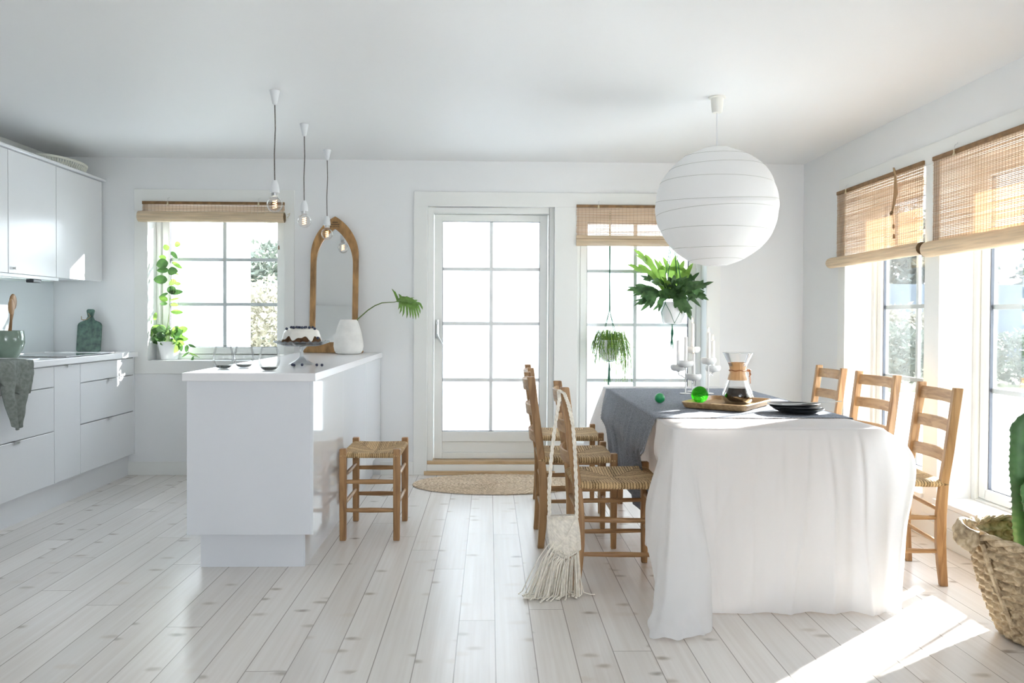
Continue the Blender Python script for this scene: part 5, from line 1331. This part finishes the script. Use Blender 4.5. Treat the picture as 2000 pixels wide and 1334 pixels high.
# hanging mistletoe cactus in a macrame hanger
MT['gcord'] = mat('dark_green_cord', (.03, .15, .085), .8, var=.2, vscale=80)
rh = thing('hanging_plant', 'hanging pot of thin trailing green stems at the left of the tall window', 'hanging plant', (.922, 6.10, -.0785), 0, 'plants hanging before the tall window'); rh.scale = (1.0665,)*3
MB().lathe([(0, .885), (.036, .885), (.056, .90), (.072, .955), (.075, 1.035), (.071, 1.035), (.066, .95), (0, .90)], 40, cap=False).build('pot', MT['pot'], rh)
cm = MB(); hk = MB()
for k in range(3): cm.tube([(.0015*k-.0015, .002*k, 1.975), (.003*k-.004, 0, 1.8), (.003*math.cos(k*2), .003*math.sin(k*2), 1.24)], .0036, 6)
for k in range(4):
    a = k*PI/2+.5; cm.tube([(0, 0, 1.25), (.045*math.cos(a), .045*math.sin(a), 1.12), (.079*math.cos(a), .079*math.sin(a), 1.02), (.076*math.cos(a+.4), .076*math.sin(a+.4), .96), (.045*math.cos(a+.75), .045*math.sin(a+.75), .888), (0, 0, .878)], .0022, 6)
    cm.tube([(.079*math.cos(a), .079*math.sin(a), 1.02), (.076*math.cos(a-.4), .076*math.sin(a-.4), .96), (.045*math.cos(a-.8), .045*math.sin(a-.8), .888)], .0022, 6)
rnd = random.Random(31)
for k in range(9): cm.tube([(0, 0, .88), (rnd.uniform(-.006, .006), rnd.uniform(-.006, .006), .82), (rnd.uniform(-.010, .008), rnd.uniform(-.006, .006), .76), (rnd.uniform(-.012, .006), 0, .70+rnd.uniform(0, .03))], .0026, 5)
cm.build('cord_hanger', MT['gcord'], rh)
f1, f2 = MB(), MB()
for k in range(230):
    a = rnd.uniform(0, 2*PI); r0_ = rnd.uniform(.0, .06); right = math.cos(a)
    reach = rnd.uniform(.075, .15)*(1+.12*right); dropn = rnd.uniform(.02, .17)
    if right > .1 and rnd.random() < .45: dropn = rnd.uniform(.15, .37)
    if right < -.3 and rnd.random() < .12: dropn = rnd.uniform(.2, .33)
    p = Vector((r0_*math.cos(a), r0_*math.sin(a), 1.035)); q = Vector((reach*.75*math.cos(a), reach*.75*math.sin(a), 1.035+rnd.uniform(.005, .075))); e_ = Vector((reach*math.cos(a)+rnd.uniform(-.01, .01), reach*math.sin(a), 1.02-dropn))
    m_ = Vector((reach*math.cos(a), reach*math.sin(a), 1.02-dropn*.4)); tgt = f1 if rnd.random() < .5 else f2
    tgt.tube([p, q, m_, m_.lerp(e_, .5)+Vector((rnd.uniform(-.006, .006), rnd.uniform(-.006, .006), 0)), e_], [.0015, .0015, .0014, .0012, .001], 4)
    for j in range(3):
        b = q.lerp(m_, rnd.random()) if rnd.random() < .5 else m_.lerp(e_, rnd.random()); tgt.tube([b, b+Vector((rnd.uniform(-.02, .02), rnd.uniform(-.015, .015), rnd.uniform(-.03, .008)))], .0012, 4)
f1.build('trailing_stems', mat('spring_green', (.38, .56, .12), .5, trans=.5), rh); f2.build('darker_stems', mat('mid_green', (.20, .36, .09), .5, trans=.45), rh)

# staghorn fern
sf = thing('hanging_fern', 'large staghorn fern in a white pot hanging below the paper lantern', 'hanging plant', (1.395, 6.045, -.1864), 0, 'plants hanging before the tall window'); sf.scale = (1.158,)*3
MB().lathe([(0, 1.155), (.050, 1.155), (.062, 1.165), (.079, 1.215), (.084, 1.29), (.080, 1.30), (.074, 1.30), (.07, 1.2), (0, 1.17)], 40, cap=False).build('pot', MT['pot'], sf)
cm = MB()
for k in range(4):
    a = k*PI/2+.8
    for s_ in (-1, 1):
        pts = [(.003*math.cos(a), .003*math.sin(a), 1.912), (.006*math.cos(a), .006*math.sin(a), 1.75), (.05*math.cos(a), .05*math.sin(a), 1.5), (.087*math.cos(a), .087*math.sin(a), 1.29), (.086*math.cos(a+s_*.4), .086*math.sin(a+s_*.4), 1.23), (.060*math.cos(a+s_*.78), .060*math.sin(a+s_*.78), 1.160), (0, 0, 1.150)]
        cm.tube(pts, [.003, .0026, .0026, .0022, .0018, .0018, .0018], 6)
for k in range(8): cm.tube([(0, 0, 1.15), (rnd.uniform(-.012, .012), rnd.uniform(-.008, .008), 1.09), (rnd.uniform(-.014, .010), 0, 1.03), (rnd.uniform(-.01, .008), 0, .97+rnd.uniform(0, .05))], .0024, 5)
cm.tube([(.0, 0, .98), (.012, 0, .92), (-.004, 0, .86), (-.012, 0, .83)], .0006, 4)
cm.build('cord_hanger', MT['gcord'], sf)
fd, fl_ = MB(), MB()
def frond(mb, base, tip, rise, w_, forks=3, spread=.35, sag=.0):
    b, t_ = Vector(base), Vector(tip); d = t_-b; side = d.cross(Vector((0, 0, 1))); side = side.normalized() if side.length > 1e-4 else Vector((1, 0, 0))
    def at(f_): return b.lerp(t_, f_)+Vector((0, 0, rise*math.sin(f_*PI)-sag*f_*f_))
    nrm = Vector((-d.normalized().x*.5, -.75, .6))
    N_ = 10; e_ = .66
    pts = [at(e_*k/N_)+side*.006*math.sin(k*1.1+b.x*40) for k in range(N_+1)]; wd = [w_*(.28+.85*(k/N_)**1.2)*(1+.14*math.sin(k*1.9+b.x*60)) for k in range(N_+1)]
    mb.ribbon(pts, wd, nrm, .22)
    end = pts[-1]; L_ = d.length*.36
    for q in range(forks):
        a = (q-(forks-1)/2)/max(1, (forks-1)/2) if forks > 1 else 0
        dd = (d.normalized()+side*a*spread*1.6+Vector((0, 0, -sag*2.2+a*.35))).normalized()
        s0 = end-d.normalized()*w_*.3+side*a*w_*.28; l2 = L_*(1-.25*abs(a))*rnd.uniform(.8, 1.15)
        pp = [s0+dd*l2*k/5+Vector((0, 0, -.10*l2*(k/5)**2)) for k in range(6)]
        mb.ribbon(pp, [w_*.62, w_*.58, w_*.46, w_*.42, w_*.24, w_*.02], nrm, .18)
cpt = (0, 0, 1.33)
spec_ = [  # (tip dx, dy, z), rise, width, forks, light?
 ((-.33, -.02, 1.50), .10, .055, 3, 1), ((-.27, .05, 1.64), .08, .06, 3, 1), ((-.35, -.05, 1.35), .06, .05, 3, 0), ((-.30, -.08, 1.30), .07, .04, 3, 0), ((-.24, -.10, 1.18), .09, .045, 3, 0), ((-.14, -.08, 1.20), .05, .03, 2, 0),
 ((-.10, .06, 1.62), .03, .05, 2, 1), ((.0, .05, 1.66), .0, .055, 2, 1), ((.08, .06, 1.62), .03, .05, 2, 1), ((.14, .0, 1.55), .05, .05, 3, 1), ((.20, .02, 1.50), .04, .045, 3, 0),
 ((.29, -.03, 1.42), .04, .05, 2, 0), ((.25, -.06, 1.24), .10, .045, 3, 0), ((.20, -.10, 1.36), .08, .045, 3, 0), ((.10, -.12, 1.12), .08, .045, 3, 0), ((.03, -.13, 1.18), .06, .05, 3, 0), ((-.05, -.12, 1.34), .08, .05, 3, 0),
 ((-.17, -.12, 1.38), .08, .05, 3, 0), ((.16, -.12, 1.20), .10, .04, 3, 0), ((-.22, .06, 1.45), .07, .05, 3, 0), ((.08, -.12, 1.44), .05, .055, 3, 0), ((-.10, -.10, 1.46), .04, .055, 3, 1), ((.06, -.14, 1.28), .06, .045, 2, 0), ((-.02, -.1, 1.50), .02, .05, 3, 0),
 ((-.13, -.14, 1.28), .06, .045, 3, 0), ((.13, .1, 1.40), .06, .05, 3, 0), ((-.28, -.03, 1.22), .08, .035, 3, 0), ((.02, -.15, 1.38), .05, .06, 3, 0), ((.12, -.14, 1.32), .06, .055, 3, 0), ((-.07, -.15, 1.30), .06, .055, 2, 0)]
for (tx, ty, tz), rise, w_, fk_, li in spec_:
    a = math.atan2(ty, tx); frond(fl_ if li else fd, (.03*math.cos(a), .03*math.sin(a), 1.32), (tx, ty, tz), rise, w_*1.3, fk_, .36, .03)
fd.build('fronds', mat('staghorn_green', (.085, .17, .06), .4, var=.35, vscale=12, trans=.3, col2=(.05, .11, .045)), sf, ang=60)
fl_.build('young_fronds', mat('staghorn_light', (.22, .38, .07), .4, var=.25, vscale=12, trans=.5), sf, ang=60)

# sloping soffit behind the camera (seen in the arched mirror)
mb = MB(); mb.hull([(XL+.001, -3.199, H-.001), (XL+.001, -3.199, 1.2), (XL+.001, -1.0, 1.2), (XL+.001, -1.0, H-.001)][::-1], [(-2.0, -3.199, H-.001), (-2.0, -3.199, H-.002), (-2.0, -1.0, H-.002), (-2.0, -1.0, H-.001)][::-1])
struct(mb.build('trim_6', MT['wall'], smooth=False))
